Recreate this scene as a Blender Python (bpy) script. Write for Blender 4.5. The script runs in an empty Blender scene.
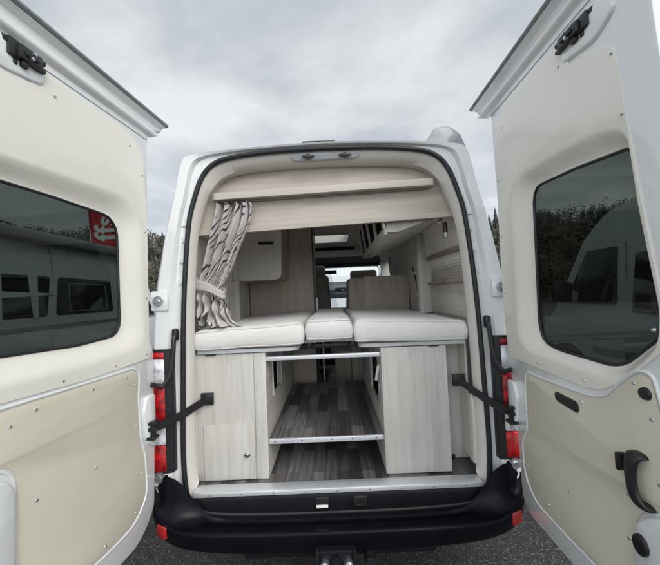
import bpy, bmesh, math, random
from mathutils import Vector, Matrix, noise
from mathutils.geometry import tessellate_polygon
random.seed(7)
S = bpy.context.scene
COL = S.collection
R = math.radians

# ------------------------------------------------------------ camera
cam = bpy.data.cameras.new('camera'); cam_o = bpy.data.objects.new('camera', cam); COL.objects.link(cam_o)
cam.sensor_width = 36.0; cam.lens = 36.0 * 317.6 / 660.0; cam.clip_start = 0.02; cam.clip_end = 2000
_r = Vector((0.999083, 0.005104, -0.042512)); _u = Vector((0.042670, -0.036355, 0.998428)); _f = Vector((-0.003551, 0.999326, 0.036539))
m = Matrix(((_r.x, _u.x, -_f.x, 0), (_r.y, _u.y, -_f.y, 0), (_r.z, _u.z, -_f.z, 0), (0, 0, 0, 1)))
cam_o.matrix_world = Matrix.Translation((0.012, -1.801, 1.630)) @ m
S.camera = cam_o
S.render.resolution_x = 1024; S.render.resolution_y = 877

# ------------------------------------------------------------ sky, sun, exposure
SUN_EL, SUN_AZ = 36, 142          # sun veiled by cloud, behind the camera; azimuth clockwise from +Y
w = bpy.data.worlds.new('World'); S.world = w; w.use_nodes = True
nt = w.node_tree; nt.nodes.clear()
def N(t, **k):
    n = nt.nodes.new(t)
    for a, b in k.items(): setattr(n, a, b)
    return n
out = N('ShaderNodeOutputWorld'); bg = N('ShaderNodeBackground'); bg.inputs[1].default_value = 0.10
sky = N('ShaderNodeTexSky'); sky.sky_type = 'NISHITA'; sky.sun_disc = False
sky.sun_elevation = R(SUN_EL); sky.sun_rotation = R(SUN_AZ); sky.air_density = 1.0; sky.dust_density = 3.0
tc = N('ShaderNodeTexCoord'); sep = N('ShaderNodeSeparateXYZ')
nt.links.new(tc.outputs['Generated'], sep.inputs[0])
# project the view direction on a cloud layer
addz = N('ShaderNodeMath', operation='ADD'); addz.inputs[1].default_value = 0.22
mx = N('ShaderNodeMath', operation='MAXIMUM'); mx.inputs[1].default_value = 0.0
nt.links.new(sep.outputs[2], mx.inputs[0]); nt.links.new(mx.outputs[0], addz.inputs[0])
dx = N('ShaderNodeMath', operation='DIVIDE'); dy = N('ShaderNodeMath', operation='DIVIDE')
nt.links.new(sep.outputs[0], dx.inputs[0]); nt.links.new(addz.outputs[0], dx.inputs[1])
nt.links.new(sep.outputs[1], dy.inputs[0]); nt.links.new(addz.outputs[0], dy.inputs[1])
cmb = N('ShaderNodeCombineXYZ'); nt.links.new(dx.outputs[0], cmb.inputs[0]); nt.links.new(dy.outputs[0], cmb.inputs[1])
cmb.inputs[2].default_value = 3.7
n1 = N('ShaderNodeTexNoise'); n1.inputs['Scale'].default_value = 1.35; n1.inputs['Detail'].default_value = 6; n1.inputs['Roughness'].default_value = 0.52
n1.inputs['Distortion'].default_value = 0.25
nt.links.new(cmb.outputs[0], n1.inputs['Vector'])
cr = N('ShaderNodeValToRGB'); e = cr.color_ramp.elements
e[0].position = 0.34; e[0].color = (4.2, 4.55, 5.0, 1)
e[1].position = 0.68; e[1].color = (8.6, 8.75, 8.85, 1)
em = e.new(0.5); em.color = (5.7, 6.05, 6.45, 1)
nt.links.new(n1.outputs['Fac'], cr.inputs[0])
# clouds are thinner and brighter round the hidden sun (behind the camera) and towards the horizon
mr = N('ShaderNodeMapRange'); mr.inputs[1].default_value = -0.1; mr.inputs[2].default_value = 0.9; mr.inputs[3].default_value = 1.0; mr.inputs[4].default_value = 2.6
neg = N('ShaderNodeMath', operation='MULTIPLY'); neg.inputs[1].default_value = -1.0
nt.links.new(sep.outputs[1], neg.inputs[0]); nt.links.new(neg.outputs[0], mr.inputs[0])
mh = N('ShaderNodeMapRange'); mh.inputs[1].default_value = 0.0; mh.inputs[2].default_value = 0.45; mh.inputs[3].default_value = 1.34; mh.inputs[4].default_value = 0.90
nt.links.new(sep.outputs[2], mh.inputs[0])
mm = N('ShaderNodeMath', operation='MULTIPLY'); nt.links.new(mr.outputs[0], mm.inputs[0]); nt.links.new(mh.outputs[0], mm.inputs[1])
cl = N('ShaderNodeVectorMath', operation='SCALE'); nt.links.new(cr.outputs[0], cl.inputs[0]); nt.links.new(mm.outputs[0], cl.inputs['Scale'])
mix = N('ShaderNodeMix', data_type='RGBA'); mix.inputs[0].default_value = 0.90
nt.links.new(sky.outputs[0], mix.inputs[6]); nt.links.new(cl.outputs[0], mix.inputs[7])
nt.links.new(mix.outputs[2], bg.inputs[0]); nt.links.new(bg.outputs[0], out.inputs[0])

sl = bpy.data.lights.new('sun', 'SUN'); sl.energy = 1.5; sl.angle = R(35); sl.color = (1.0, 0.965, 0.92)
so = bpy.data.objects.new('sun', sl); COL.objects.link(so)
az = R(SUN_AZ); el = R(SUN_EL)
sd = Vector((math.sin(az) * math.cos(el), math.cos(az) * math.cos(el), math.sin(el)))
so.rotation_euler = sd.to_track_quat('Z', 'Y').to_euler(); so.location = sd * 30
S.view_settings.view_transform = 'Standard'; S.view_settings.look = 'None'
S.view_settings.gamma = 1.0; S.view_settings.use_curve_mapping = False
S.view_settings.exposure = 0.25
S.render.engine = 'CYCLES'
S.cycles.max_bounces = 10; S.cycles.diffuse_bounces = 6; S.cycles.transparent_max_bounces = 16

# ------------------------------------------------------------ materials
def mat(name, col, rough=0.5, metal=0.0, var=0.0, vscale=6.0, bump=0.0, bscale=60.0, coat=0.0, spec=0.5, detail=4, stretch=None, rvar=0.0, dirt=0.0):
    M = bpy.data.materials.new(name); M.use_nodes = True
    t = M.node_tree; p = t.nodes['Principled BSDF']
    p.inputs['Base Color'].default_value = (*col, 1); p.inputs['Roughness'].default_value = rough
    p.inputs['Metallic'].default_value = metal; p.inputs['Coat Weight'].default_value = coat
    p.inputs['Coat Roughness'].default_value = 0.06; p.inputs['Specular IOR Level'].default_value = spec
    c = t.nodes.new('ShaderNodeTexCoord'); mp = t.nodes.new('ShaderNodeMapping')
    t.links.new(c.outputs['Object'], mp.inputs[0])
    if stretch: mp.inputs['Scale'].default_value = stretch
    if var or rvar:
        n = t.nodes.new('ShaderNodeTexNoise'); n.inputs['Scale'].default_value = vscale; n.inputs['Detail'].default_value = detail
        t.links.new(mp.outputs[0], n.inputs['Vector'])
        if var:
            r = t.nodes.new('ShaderNodeValToRGB'); r.color_ramp.elements[0].position = 0.3; r.color_ramp.elements[1].position = 0.7
            r.color_ramp.elements[0].color = (*[x * (1 - var) for x in col], 1); r.color_ramp.elements[1].color = (*[min(1, x * (1 + var)) for x in col], 1)
            t.links.new(n.outputs['Fac'], r.inputs[0]); t.links.new(r.outputs[0], p.inputs['Base Color'])
        if rvar:
            q = t.nodes.new('ShaderNodeMapRange'); q.inputs[3].default_value = max(0.02, rough - rvar); q.inputs[4].default_value = min(1, rough + rvar)
            t.links.new(n.outputs['Fac'], q.inputs[0]); t.links.new(q.outputs[0], p.inputs['Roughness'])
    if bump:
        b = t.nodes.new('ShaderNodeTexNoise'); b.inputs['Scale'].default_value = bscale; b.inputs['Detail'].default_value = 3
        t.links.new(mp.outputs[0], b.inputs['Vector'])
        bn = t.nodes.new('ShaderNodeBump'); bn.inputs['Strength'].default_value = bump; bn.inputs['Distance'].default_value = 0.004
        t.links.new(b.outputs['Fac'], bn.inputs['Height']); t.links.new(bn.outputs[0], p.inputs['Normal'])
    return M

def wood(name, c_dark, c_mid, c_light, grain='Z', rough=0.5, board=0.11):
    """pale brushed ash laminate: long streaks, board-to-board tone steps and a few knots"""
    M = bpy.data.materials.new(name); M.use_nodes = True
    t = M.node_tree; p = t.nodes['Principled BSDF']; p.inputs['Roughness'].default_value = rough; p.inputs['Specular IOR Level'].default_value = 0.35
    L = t.links.new
    c = t.nodes.new('ShaderNodeTexCoord'); mp = t.nodes.new('ShaderNodeMapping'); L(c.outputs['Object'], mp.inputs[0])
    sc = {'Z': (1, 1, 0.06), 'X': (0.06, 1, 1), 'Y': (1, 0.06, 1)}[grain]; mp.inputs['Scale'].default_value = sc
    n = t.nodes.new('ShaderNodeTexNoise'); n.inputs['Scale'].default_value = 42; n.inputs['Detail'].default_value = 7; n.inputs['Roughness'].default_value = 0.62; n.inputs['Distortion'].default_value = 0.35
    L(mp.outputs[0], n.inputs['Vector'])
    n2 = t.nodes.new('ShaderNodeTexNoise'); n2.inputs['Scale'].default_value = 8.5; n2.inputs['Detail'].default_value = 4; n2.inputs['Distortion'].default_value = 1.0
    L(mp.outputs[0], n2.inputs['Vector'])
    mp3 = t.nodes.new('ShaderNodeMapping'); L(c.outputs['Object'], mp3.inputs[0]); mp3.inputs['Scale'].default_value = {'Z': (1, 1, 0.22), 'X': (0.22, 1, 1), 'Y': (1, 0.22, 1)}[grain]
    n3 = t.nodes.new('ShaderNodeTexNoise'); n3.inputs['Scale'].default_value = 9; n3.inputs['Detail'].default_value = 3; L(mp3.outputs[0], n3.inputs['Vector'])
    k = t.nodes.new('ShaderNodeValToRGB'); k.color_ramp.elements[0].position = 0.27; k.color_ramp.elements[0].color = (0.72, 0.72, 0.72, 1); k.color_ramp.elements[1].position = 0.40; k.color_ramp.elements[1].color = (1, 1, 1, 1)
    L(n3.outputs['Fac'], k.inputs[0])
    a = t.nodes.new('ShaderNodeMix'); a.data_type = 'FLOAT'; a.inputs[0].default_value = 0.45
    L(n.outputs['Fac'], a.inputs[2]); L(n2.outputs['Fac'], a.inputs[3])
    r = t.nodes.new('ShaderNodeValToRGB'); el = r.color_ramp.elements
    el[0].position = 0.34; el[0].color = (*c_dark, 1); el[1].position = 0.64; el[1].color = (*c_light, 1); q = el.new(0.48); q.color = (*c_mid, 1)
    L(a.outputs[0], r.inputs[0])
    mu = t.nodes.new('ShaderNodeMix'); mu.data_type = 'RGBA'; mu.blend_type = 'MULTIPLY'; mu.inputs[0].default_value = 1
    L(r.outputs[0], mu.inputs[6]); L(k.outputs[0], mu.inputs[7]); L(mu.outputs[2], p.inputs['Base Color'])
    bn = t.nodes.new('ShaderNodeBump'); bn.inputs['Strength'].default_value = 0.12; bn.inputs['Distance'].default_value = 0.002
    L(n.outputs['Fac'], bn.inputs['Height']); L(bn.outputs[0], p.inputs['Normal'])
    return M

def plank_mat(name, cols, pw=0.075, pl=0.42, rough=0.45):
    M = bpy.data.materials.new(name); M.use_nodes = True
    t = M.node_tree; p = t.nodes['Principled BSDF']; p.inputs['Roughness'].default_value = rough
    L = t.links.new
    c = t.nodes.new('ShaderNodeTexCoord'); mp = t.nodes.new('ShaderNodeMapping'); L(c.outputs['Object'], mp.inputs[0])
    mp.inputs['Rotation'].default_value = (0, 0, R(90))
    b = t.nodes.new('ShaderNodeTexBrick'); b.inputs['Scale'].default_value = 1; b.inputs['Brick Width'].default_value = pl; b.inputs['Row Height'].default_value = pw
    b.inputs['Mortar Size'].default_value = 0.0012; b.inputs['Color1'].default_value = (0, 0, 0, 1); b.inputs['Color2'].default_value = (1, 1, 1, 1); b.inputs['Mortar'].default_value = (0.2, 0.2, 0.2, 1)
    b.offset = 0.37; b.offset_frequency = 2; b.squash = 1.0
    L(mp.outputs[0], b.inputs['Vector'])
    r = t.nodes.new('ShaderNodeValToRGB'); el = r.color_ramp.elements; r.color_ramp.interpolation = 'LINEAR'
    el[0].color = (*cols[0], 1); el[1].color = (*cols[2], 1); q = el.new(0.5); q.color = (*cols[1], 1)
    L(b.outputs['Color'], r.inputs[0])
    mg = t.nodes.new('ShaderNodeMapping'); L(c.outputs['Object'], mg.inputs[0]); mg.inputs['Scale'].default_value = (1, 0.05, 1)
    n = t.nodes.new('ShaderNodeTexNoise'); n.inputs['Scale'].default_value = 70; n.inputs['Detail'].default_value = 6; L(mg.outputs[0], n.inputs['Vector'])
    rr = t.nodes.new('ShaderNodeMapRange'); rr.inputs[1].default_value = 0.3; rr.inputs[2].default_value = 0.7; rr.inputs[3].default_value = 0.6; rr.inputs[4].default_value = 1.35; L(n.outputs['Fac'], rr.inputs[0])
    v = t.nodes.new('ShaderNodeVectorMath'); v.operation = 'SCALE'; L(r.outputs[0], v.inputs[0]); L(rr.outputs[0], v.inputs['Scale']); L(v.outputs[0], p.inputs['Base Color'])
    return M

def glass(name, tint, refl=0.06):
    M = bpy.data.materials.new(name); M.use_nodes = True
    t = M.node_tree; t.nodes.clear(); o = t.nodes.new('ShaderNodeOutputMaterial')
    tr = t.nodes.new('ShaderNodeBsdfTransparent'); tr.inputs[0].default_value = (*tint, 1)
    gl = t.nodes.new('ShaderNodeBsdfGlossy'); gl.inputs['Roughness'].default_value = 0.01; gl.inputs[0].default_value = (0.9, 0.95, 1, 1)
    f = t.nodes.new('ShaderNodeFresnel'); f.inputs[0].default_value = 1.33
    ge = t.nodes.new('ShaderNodeNewGeometry'); fm = t.nodes.new('ShaderNodeMath'); fm.operation = 'MULTIPLY_ADD'; fm.inputs[1].default_value = -1; fm.inputs[2].default_value = 1
    t.links.new(ge.outputs['Backfacing'], fm.inputs[0]); f2 = t.nodes.new('ShaderNodeMath'); f2.operation = 'MULTIPLY'; t.links.new(fm.outputs[0], f2.inputs[0]); t.links.new(f.outputs[0], f2.inputs[1])
    mi = t.nodes.new('ShaderNodeMixShader'); t.links.new(f2.outputs[0], mi.inputs[0]); t.links.new(tr.outputs[0], mi.inputs[1]); t.links.new(gl.outputs[0], mi.inputs[2])
    t.links.new(mi.outputs[0], o.inputs[0])
    return M

def lens_mat(name, col, rough=0.08, scale=140, alpha=1.0):
    """smooth outer lens over ribbed optics: fine ribs and broad lamp-bowl tones"""
    M = mat(name, col, .25, coat=0.35, spec=.3)
    t = M.node_tree; p = t.nodes['Principled BSDF']; p.inputs['Coat Roughness'].default_value = 0.02
    c = t.nodes.new('ShaderNodeTexCoord'); v = t.nodes.new('ShaderNodeTexWave'); v.bands_direction = 'Z'; v.inputs['Scale'].default_value = scale; v.inputs['Distortion'].default_value = 0.4
    t.links.new(c.outputs['Object'], v.inputs['Vector'])
    b = t.nodes.new('ShaderNodeBump'); b.inputs['Strength'].default_value = 0.35; b.inputs['Distance'].default_value = 0.004
    t.links.new(v.outputs['Fac'], b.inputs['Height']); t.links.new(b.outputs[0], p.inputs['Normal'])
    n = t.nodes.new('ShaderNodeTexNoise'); n.inputs['Scale'].default_value = 26; n.inputs['Detail'].default_value = 2.5; t.links.new(c.outputs['Object'], n.inputs['Vector'])
    r = t.nodes.new('ShaderNodeValToRGB'); r.color_ramp.elements[0].position = 0.35; r.color_ramp.elements[1].position = 0.65
    r.color_ramp.elements[0].color = (*[x * (0.34 if col[1] < .1 else .62) for x in col], 1); r.color_ramp.elements[1].color = (*[min(1, x * 1.2) for x in col], 1)
    t.links.new(n.outputs['Fac'], r.inputs[0]); t.links.new(r.outputs[0], p.inputs['Base Color'])
    return M

def curtain_mat():
    M = bpy.data.materials.new('curtain cloth'); M.use_nodes = True
    t = M.node_tree; p = t.nodes['Principled BSDF']; p.inputs['Roughness'].default_value = 0.6; p.inputs['Specular IOR Level'].default_value = 0.35; p.inputs['Sheen Weight'].default_value = 0.3
    L = t.links.new
    uv = t.nodes.new('ShaderNodeUVMap')
    mp = t.nodes.new('ShaderNodeMapping'); mp.inputs['Rotation'].default_value = (0, 0, R(58)); mp.inputs['Scale'].default_value = (1.0, 0.75, 1); L(uv.outputs[0], mp.inputs[0])
    wv = t.nodes.new('ShaderNodeTexWave'); wv.inputs['Scale'].default_value = 6.4; wv.inputs['Distortion'].default_value = 11; wv.inputs['Detail'].default_value = 0.8; wv.inputs['Detail Scale'].default_value = 0.9
    L(mp.outputs[0], wv.inputs['Vector'])
    r = t.nodes.new('ShaderNodeValToRGB'); el = r.color_ramp.elements
    el[0].position = 0.0; el[0].color = (1, 1, 1, 1); el[1].position = 0.26; el[1].color = (0, 0, 0, 1)
    q = el.new(0.19); q.color = (1, 1, 1, 1)
    L(wv.outputs['Fac'], r.inputs[0])
    n = t.nodes.new('ShaderNodeTexNoise'); n.inputs['Scale'].default_value = 4.2; n.inputs['Detail'].default_value = 0; L(uv.outputs[0], n.inputs['Vector'])
    g = t.nodes.new('ShaderNodeValToRGB'); g.color_ramp.elements[0].position = 0.44; g.color_ramp.elements[1].position = 0.52; L(n.outputs['Fac'], g.inputs[0])
    mul = t.nodes.new('ShaderNodeMath'); mul.operation = 'MULTIPLY'; L(r.outputs[0], mul.inputs[0]); L(g.outputs[0], mul.inputs[1])
    mx = t.nodes.new('ShaderNodeMix'); mx.data_type = 'RGBA'; mx.inputs[6].default_value = (0.50, 0.475, 0.46, 1); mx.inputs[7].default_value = (0.022, 0.02, 0.022, 1)
    L(mul.outputs[0], mx.inputs[0]); L(mx.outputs[2], p.inputs['Base Color'])
    return M

def mattress_mat():
    M = bpy.data.materials.new('mattress cover'); M.use_nodes = True
    t = M.node_tree; p = t.nodes['Principled BSDF']; p.inputs['Roughness'].default_value = 0.85; p.inputs['Specular IOR Level'].default_value = 0.2
    p.inputs['Sheen Weight'].default_value = 0.2
    L = t.links.new
    c = t.nodes.new('ShaderNodeTexCoord')
    w1 = t.nodes.new('ShaderNodeTexWave'); w1.bands_direction = 'X'; w1.inputs['Scale'].default_value = 62; w1.inputs['Distortion'].default_value = 0.6
    w2 = t.nodes.new('ShaderNodeTexWave'); w2.bands_direction = 'DIAGONAL'; w2.inputs['Scale'].default_value = 30; w2.inputs['Distortion'].default_value = 0.6
    w3 = t.nodes.new('ShaderNodeTexWave'); w3.bands_direction = 'Z'; w3.inputs['Scale'].default_value = 62; w3.inputs['Distortion'].default_value = 0.6
    w4 = t.nodes.new('ShaderNodeTexWave'); w4.bands_direction = 'Y'; w4.inputs['Scale'].default_value = 55
    a = t.nodes.new('ShaderNodeMath'); a.operation = 'MULTIPLY'; b = t.nodes.new('ShaderNodeMath'); b.operation = 'ADD'
    for x in (w1, w2, w3, w4): L(c.outputs['Object'], x.inputs['Vector'])
    L(w3.outputs['Fac'], b.inputs[0]); L(w4.outputs['Fac'], b.inputs[1]); L(w1.outputs['Fac'], a.inputs[0]); L(b.outputs[0], a.inputs[1])
    r = t.nodes.new('ShaderNodeValToRGB'); r.color_ramp.elements[0].color = (0.68, 0.665, 0.64, 1); r.color_ramp.elements[1].color = (0.76, 0.745, 0.72, 1); L(a.outputs[0], r.inputs[0])
    n = t.nodes.new('ShaderNodeTexNoise'); n.inputs['Scale'].default_value = 5; n.inputs['Detail'].default_value = 3; L(c.outputs['Object'], n.inputs['Vector'])
    mr = t.nodes.new('ShaderNodeMapRange'); mr.inputs[3].default_value = 0.9; mr.inputs[4].default_value = 1.08; L(n.outputs['Fac'], mr.inputs[0])
    v = t.nodes.new('ShaderNodeVectorMath'); v.operation = 'SCALE'; L(r.outputs[0], v.inputs[0]); L(mr.outputs[0], v.inputs['Scale']); L(v.outputs[0], p.inputs['Base Color'])
    bn = t.nodes.new('ShaderNodeBump'); bn.inputs['Strength'].default_value = 0.35; bn.inputs['Distance'].default_value = 0.003
    L(a.outputs[0], bn.inputs['Height']); L(bn.outputs[0], p.inputs['Normal'])
    return M

def asphalt_mat():
    M = bpy.data.materials.new('asphalt'); M.use_nodes = True
    t = M.node_tree; p = t.nodes['Principled BSDF']; p.inputs['Roughness'].default_value = 0.75
    L = t.links.new
    c = t.nodes.new('ShaderNodeTexCoord')
    v = t.nodes.new('ShaderNodeTexVoronoi'); v.inputs['Scale'].default_value = 230; L(c.outputs['Object'], v.inputs['Vector'])
    v2 = t.nodes.new('ShaderNodeSeparateColor'); L(v.outputs['Color'], v2.inputs[0])
    r = t.nodes.new('ShaderNodeValToRGB'); el = r.color_ramp.elements
    el[0].color = (0.018, 0.017, 0.017, 1); el[1].color = (0.20, 0.193, 0.182, 1); q = el.new(0.80); q.color = (0.055, 0.053, 0.050, 1)
    L(v2.outputs[0], r.inputs[0])
    n = t.nodes.new('ShaderNodeTexNoise'); n.inputs['Scale'].default_value = 1.3; n.inputs['Detail'].default_value = 5; L(c.outputs['Object'], n.inputs['Vector'])
    mr = t.nodes.new('ShaderNodeMapRange'); mr.inputs[1].default_value = 0.3; mr.inputs[2].default_value = 0.7; mr.inputs[3].default_value = 0.7; mr.inputs[4].default_value = 1.25; L(n.outputs['Fac'], mr.inputs[0])
    vb = t.nodes.new('ShaderNodeTexVoronoi'); vb.inputs['Scale'].default_value = 62; L(c.outputs['Object'], vb.inputs['Vector'])
    sb = t.nodes.new('ShaderNodeSeparateColor'); L(vb.outputs['Color'], sb.inputs[0])
    gt = t.nodes.new('ShaderNodeMath'); gt.operation = 'GREATER_THAN'; gt.inputs[1].default_value = 0.80; L(sb.outputs[1], gt.inputs[0])
    lt = t.nodes.new('ShaderNodeMath'); lt.operation = 'LESS_THAN'; lt.inputs[1].default_value = 0.0062 * 62; L(vb.outputs['Distance'], lt.inputs[0])
    ml = t.nodes.new('ShaderNodeMath'); ml.operation = 'MULTIPLY'; L(gt.outputs[0], ml.inputs[0]); L(lt.outputs[0], ml.inputs[1])
    bc = t.nodes.new('ShaderNodeMix'); bc.data_type = 'RGBA'; bc.inputs[7].default_value = (0.17, 0.16, 0.145, 1); L(ml.outputs[0], bc.inputs[0]); L(r.outputs[0], bc.inputs[6])
    s = t.nodes.new('ShaderNodeVectorMath'); s.operation = 'SCALE'; L(bc.outputs[2], s.inputs[0]); L(mr.outputs[0], s.inputs['Scale']); L(s.outputs[0], p.inputs['Base Color'])
    bn = t.nodes.new('ShaderNodeBump'); bn.inputs['Strength'].default_value = 0.8; bn.inputs['Distance'].default_value = 0.006
    L(v.outputs['Distance'], bn.inputs['Height']); L(bn.outputs[0], p.inputs['Normal'])
    return M

WHITE = mat('white paint', (0.745, 0.765, 0.765), 0.25, coat=1.0, var=0.015, vscale=3, rvar=0.05, bump=0.02, bscale=25)
CREAM = mat('cream moulded panel', (0.79, 0.775, 0.70), 0.30, coat=0.55, var=0.012, vscale=2.5, rvar=0.03, bump=0.06, bscale=220)
BEIGE = mat('beige flat panel', (0.63, 0.60, 0.495), 0.45, var=0.035, vscale=3.5, rvar=0.12, bump=0.10, bscale=260, detail=8)
GREYP = mat('grey rubber strip', (0.19, 0.20, 0.20), 0.55, var=0.1, vscale=20)
SEAL = mat('black rubber', (0.012, 0.013, 0.016), 0.5, var=0.2, vscale=30)
BLACK = mat('black plastic', (0.014, 0.014, 0.016), 0.38, var=0.15, vscale=30, bump=0.05, bscale=200)
BUMP = mat('bumper plastic', (0.0035, 0.004, 0.0065), 0.34, var=0.15, vscale=8, bump=0.06, bscale=300, rvar=0.1, spec=0.16)
SILLC = mat('sill cover plastic', (0.009, 0.010, 0.012), 0.42, var=0.1, vscale=9, rvar=0.1, bump=0.05, bscale=200, spec=0.25)
ALU = mat('brushed aluminium', (0.72, 0.74, 0.76), 0.38, metal=0.45, var=0.08, vscale=30, stretch=(0.1, 1, 1), rvar=0.1)
CHROME = mat('chrome', (0.8, 0.8, 0.8), 0.12, metal=1.0)
ZINC = mat('zinc plated steel', (0.55, 0.56, 0.57), 0.35, metal=0.9, var=0.15, vscale=60)
TRIM = mat('cream jamb trim', (0.60, 0.575, 0.53), 0.5, var=0.03, vscale=6, bump=0.03, bscale=80)
LINING = mat('grey lining felt', (0.68, 0.65, 0.61), 0.85, var=0.05, vscale=10, bump=0.2, bscale=300)
LINDK = mat('dark lining and shade', (0.05, 0.05, 0.052), 0.8, var=0.1, vscale=10)
GREYBOARD = mat('grey laminate board', (0.5, 0.52, 0.53), 0.45, var=0.05, vscale=9)
WOODV = wood('pale ash upright', (0.43, 0.41, 0.375), (0.52, 0.50, 0.465), (0.59, 0.57, 0.535), 'Z')
WOODH = wood('pale ash lengthwise', (0.39, 0.35, 0.30), (0.46, 0.415, 0.36), (0.52, 0.475, 0.42), 'X')
WOODY = wood('pale ash inward', (0.48, 0.45, 0.40), (0.57, 0.54, 0.49), (0.65, 0.62, 0.57), 'Y')
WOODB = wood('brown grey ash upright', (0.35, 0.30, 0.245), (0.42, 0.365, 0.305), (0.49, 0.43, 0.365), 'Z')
FLOOR = plank_mat('grey vinyl planks', ((0.035, 0.034, 0.036), (0.085, 0.08, 0.08), (0.22, 0.21, 0.205)))
CURT = curtain_mat(); MATT = mattress_mat()
CLOTH = mat('tie cloth', (0.47, 0.44, 0.42), 0.9, var=0.06, vscale=40)
SEATF = mat('seat fabric', (0.30, 0.265, 0.23), 0.9, var=0.1, vscale=14, bump=0.2, bscale=200)
TINT = glass('dark tinted glass', (0.30, 0.33, 0.31))
CLEAR = glass('clear glass', (0.93, 0.97, 0.96))
RED = lens_mat('red lens', (0.50, 0.006, 0.008)); WLENS = lens_mat('clear lens', (0.72, 0.74, 0.77), scale=60)
REFL = mat('red reflector', (0.42, 0.012, 0.012), 0.25, coat=1, bump=0.5, bscale=500)
DARKGL = mat('dark window', (0.012, 0.014, 0.016), 0.05, coat=1)
PLATE = mat('grey plastic plate', (0.42, 0.44, 0.46), 0.4, var=0.04)
FILM = glass('thin clear film', (0.86, 0.88, 0.9))
DIRTYWHITE = mat('white vehicle paint', (0.62, 0.64, 0.65), 0.3, coat=0.5, var=0.04, vscale=3)
TYRE = mat('tyre rubber', (0.02, 0.02, 0.02), 0.8, var=0.2, vscale=40)
REDCL = mat('red flag cloth', (0.55, 0.01, 0.03), 0.8, var=0.08, vscale=6)
WHTX = mat('white print', (0.8, 0.8, 0.8), 0.7)
STRP = mat('grey stripe film', (0.25, 0.27, 0.29), 0.4)

# ------------------------------------------------------------ helpers
class B:
    def __init__(s): s.bm = bmesh.new()
    def box(s, x0, x1, y0, y1, z0, z1, b=0.0, seg=2, T=None):
        x0, x1 = min(x0, x1), max(x0, x1)
        g = bmesh.ops.create_cube(s.bm, size=1)['verts']
        for v in g: v.co = Vector(((x0 + x1) / 2 + v.co.x * (x1 - x0), (y0 + y1) / 2 + v.co.y * (y1 - y0), (z0 + z1) / 2 + v.co.z * (z1 - z0)))
        vs = g
        if b:
            b = min(b, 0.49 * min(x1 - x0, y1 - y0, z1 - z0))
            es = list({e for v in g for e in v.link_edges})
            rr = bmesh.ops.bevel(s.bm, geom=es, offset=b, segments=seg, affect='EDGES', profile=0.5)
            vs = list({v for f in rr['faces'] for v in f.verts} | {v for v in g if v.is_valid})
        if T:
            for v in vs: v.co = T(v.co)
        return s
    def cyl(s, p0, p1, r0, r1=None, n=20, cap=True):
        p0 = Vector(p0); p1 = Vector(p1); r1 = r0 if r1 is None else r1
        d = (p1 - p0).normalized(); a = d.orthogonal().normalized(); c = d.cross(a)
        R0 = [s.bm.verts.new(p0 + (a * math.cos(t) + c * math.sin(t)) * r0) for t in [2 * math.pi * i / n for i in range(n)]]
        R1 = [s.bm.verts.new(p1 + (a * math.cos(t) + c * math.sin(t)) * r1) for t in [2 * math.pi * i / n for i in range(n)]]
        for i in range(n): s.bm.faces.new((R0[i], R0[(i + 1) % n], R1[(i + 1) % n], R1[i]))
        if cap: s.bm.faces.new(R0[::-1]); s.bm.faces.new(R1)
        return s
    def tube(s, path, r, n=10, closed=False):
        path = [Vector(p) for p in path]; rings = []; m = len(path); up = None
        for i, p in enumerate(path):
            a = path[i - 1] if (i > 0 or closed) else p; b = path[(i + 1) % m] if (i < m - 1 or closed) else p
            d = (b - a).normalized()
            up = d.orthogonal().normalized() if up is None else (up - d * up.dot(d)).normalized()
            q = d.cross(up); rr = r(i / (m - 1)) if callable(r) else r
            rings.append([p + (up * math.cos(t) + q * math.sin(t)) * rr for t in [2 * math.pi * k / n for k in range(n)]])
        return s.loft(rings, loop=True, wrap=closed, caps=not closed)
    def loft(s, rings, loop=False, wrap=False, caps=False):
        V = [[s.bm.verts.new(p) for p in r] for r in rings]; n = len(V[0]); m = len(V)
        for i in range(m if wrap else m - 1):
            A = V[i]; C = V[(i + 1) % m]
            for j in range(n if loop else n - 1):
                s.bm.faces.new((A[j], A[(j + 1) % n], C[(j + 1) % n], C[j]))
        if caps and loop: s.bm.faces.new(V[0][::-1]); s.bm.faces.new(V[-1])
        return s
    def sheet(s, outer, holes, f):
        loops = [outer] + list(holes)
        pts = [p for l in loops for p in l]
        tri = tessellate_polygon([[Vector((p[0], p[1], 0)) for p in l] for l in loops])
        V = [s.bm.verts.new(f(*p)) for p in pts]
        for t in tri:
            if len(set(t)) == 3:
                try: s.bm.faces.new([V[i] for i in t])
                except ValueError: pass
        return s
    def slab(s, outer, holes, f, d0, d1, bev=0.0):
        """f(a, b, d): plate between depths d0 (back) and d1 (front), the front edge chamfered by bev"""
        o2 = inset(outer, bev) if bev else outer
        s.sheet(o2, holes, lambda a, b: f(a, b, d1)); s.sheet(outer, holes, lambda a, b: f(a, b, d0))
        rings = [[f(*p, d0) for p in outer]]
        if bev:
            rings += [[f(*p, d1 - bev) for p in outer], [f(*p, d1 - bev * 0.3) for p in inset(outer, bev * 0.3)]]
        rings += [[f(*p, d1) for p in o2]]
        s.loft(rings, loop=True)
        for h in holes: s.loft([[f(*p, d0) for p in h], [f(*p, d1) for p in h]], loop=True)
        bmesh.ops.remove_doubles(s.bm, verts=s.bm.verts, dist=1e-6)
        return s
    def sphere(s, c, rx, ry=None, rz=None, u=16, v=10):
        ry = ry or rx; rz = rz or rx
        g = bmesh.ops.create_uvsphere(s.bm, u_segments=u, v_segments=v, radius=1)['verts']
        for q in g: q.co = Vector((c[0] + q.co.x * rx, c[1] + q.co.y * ry, c[2] + q.co.z * rz))
        return s

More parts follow.
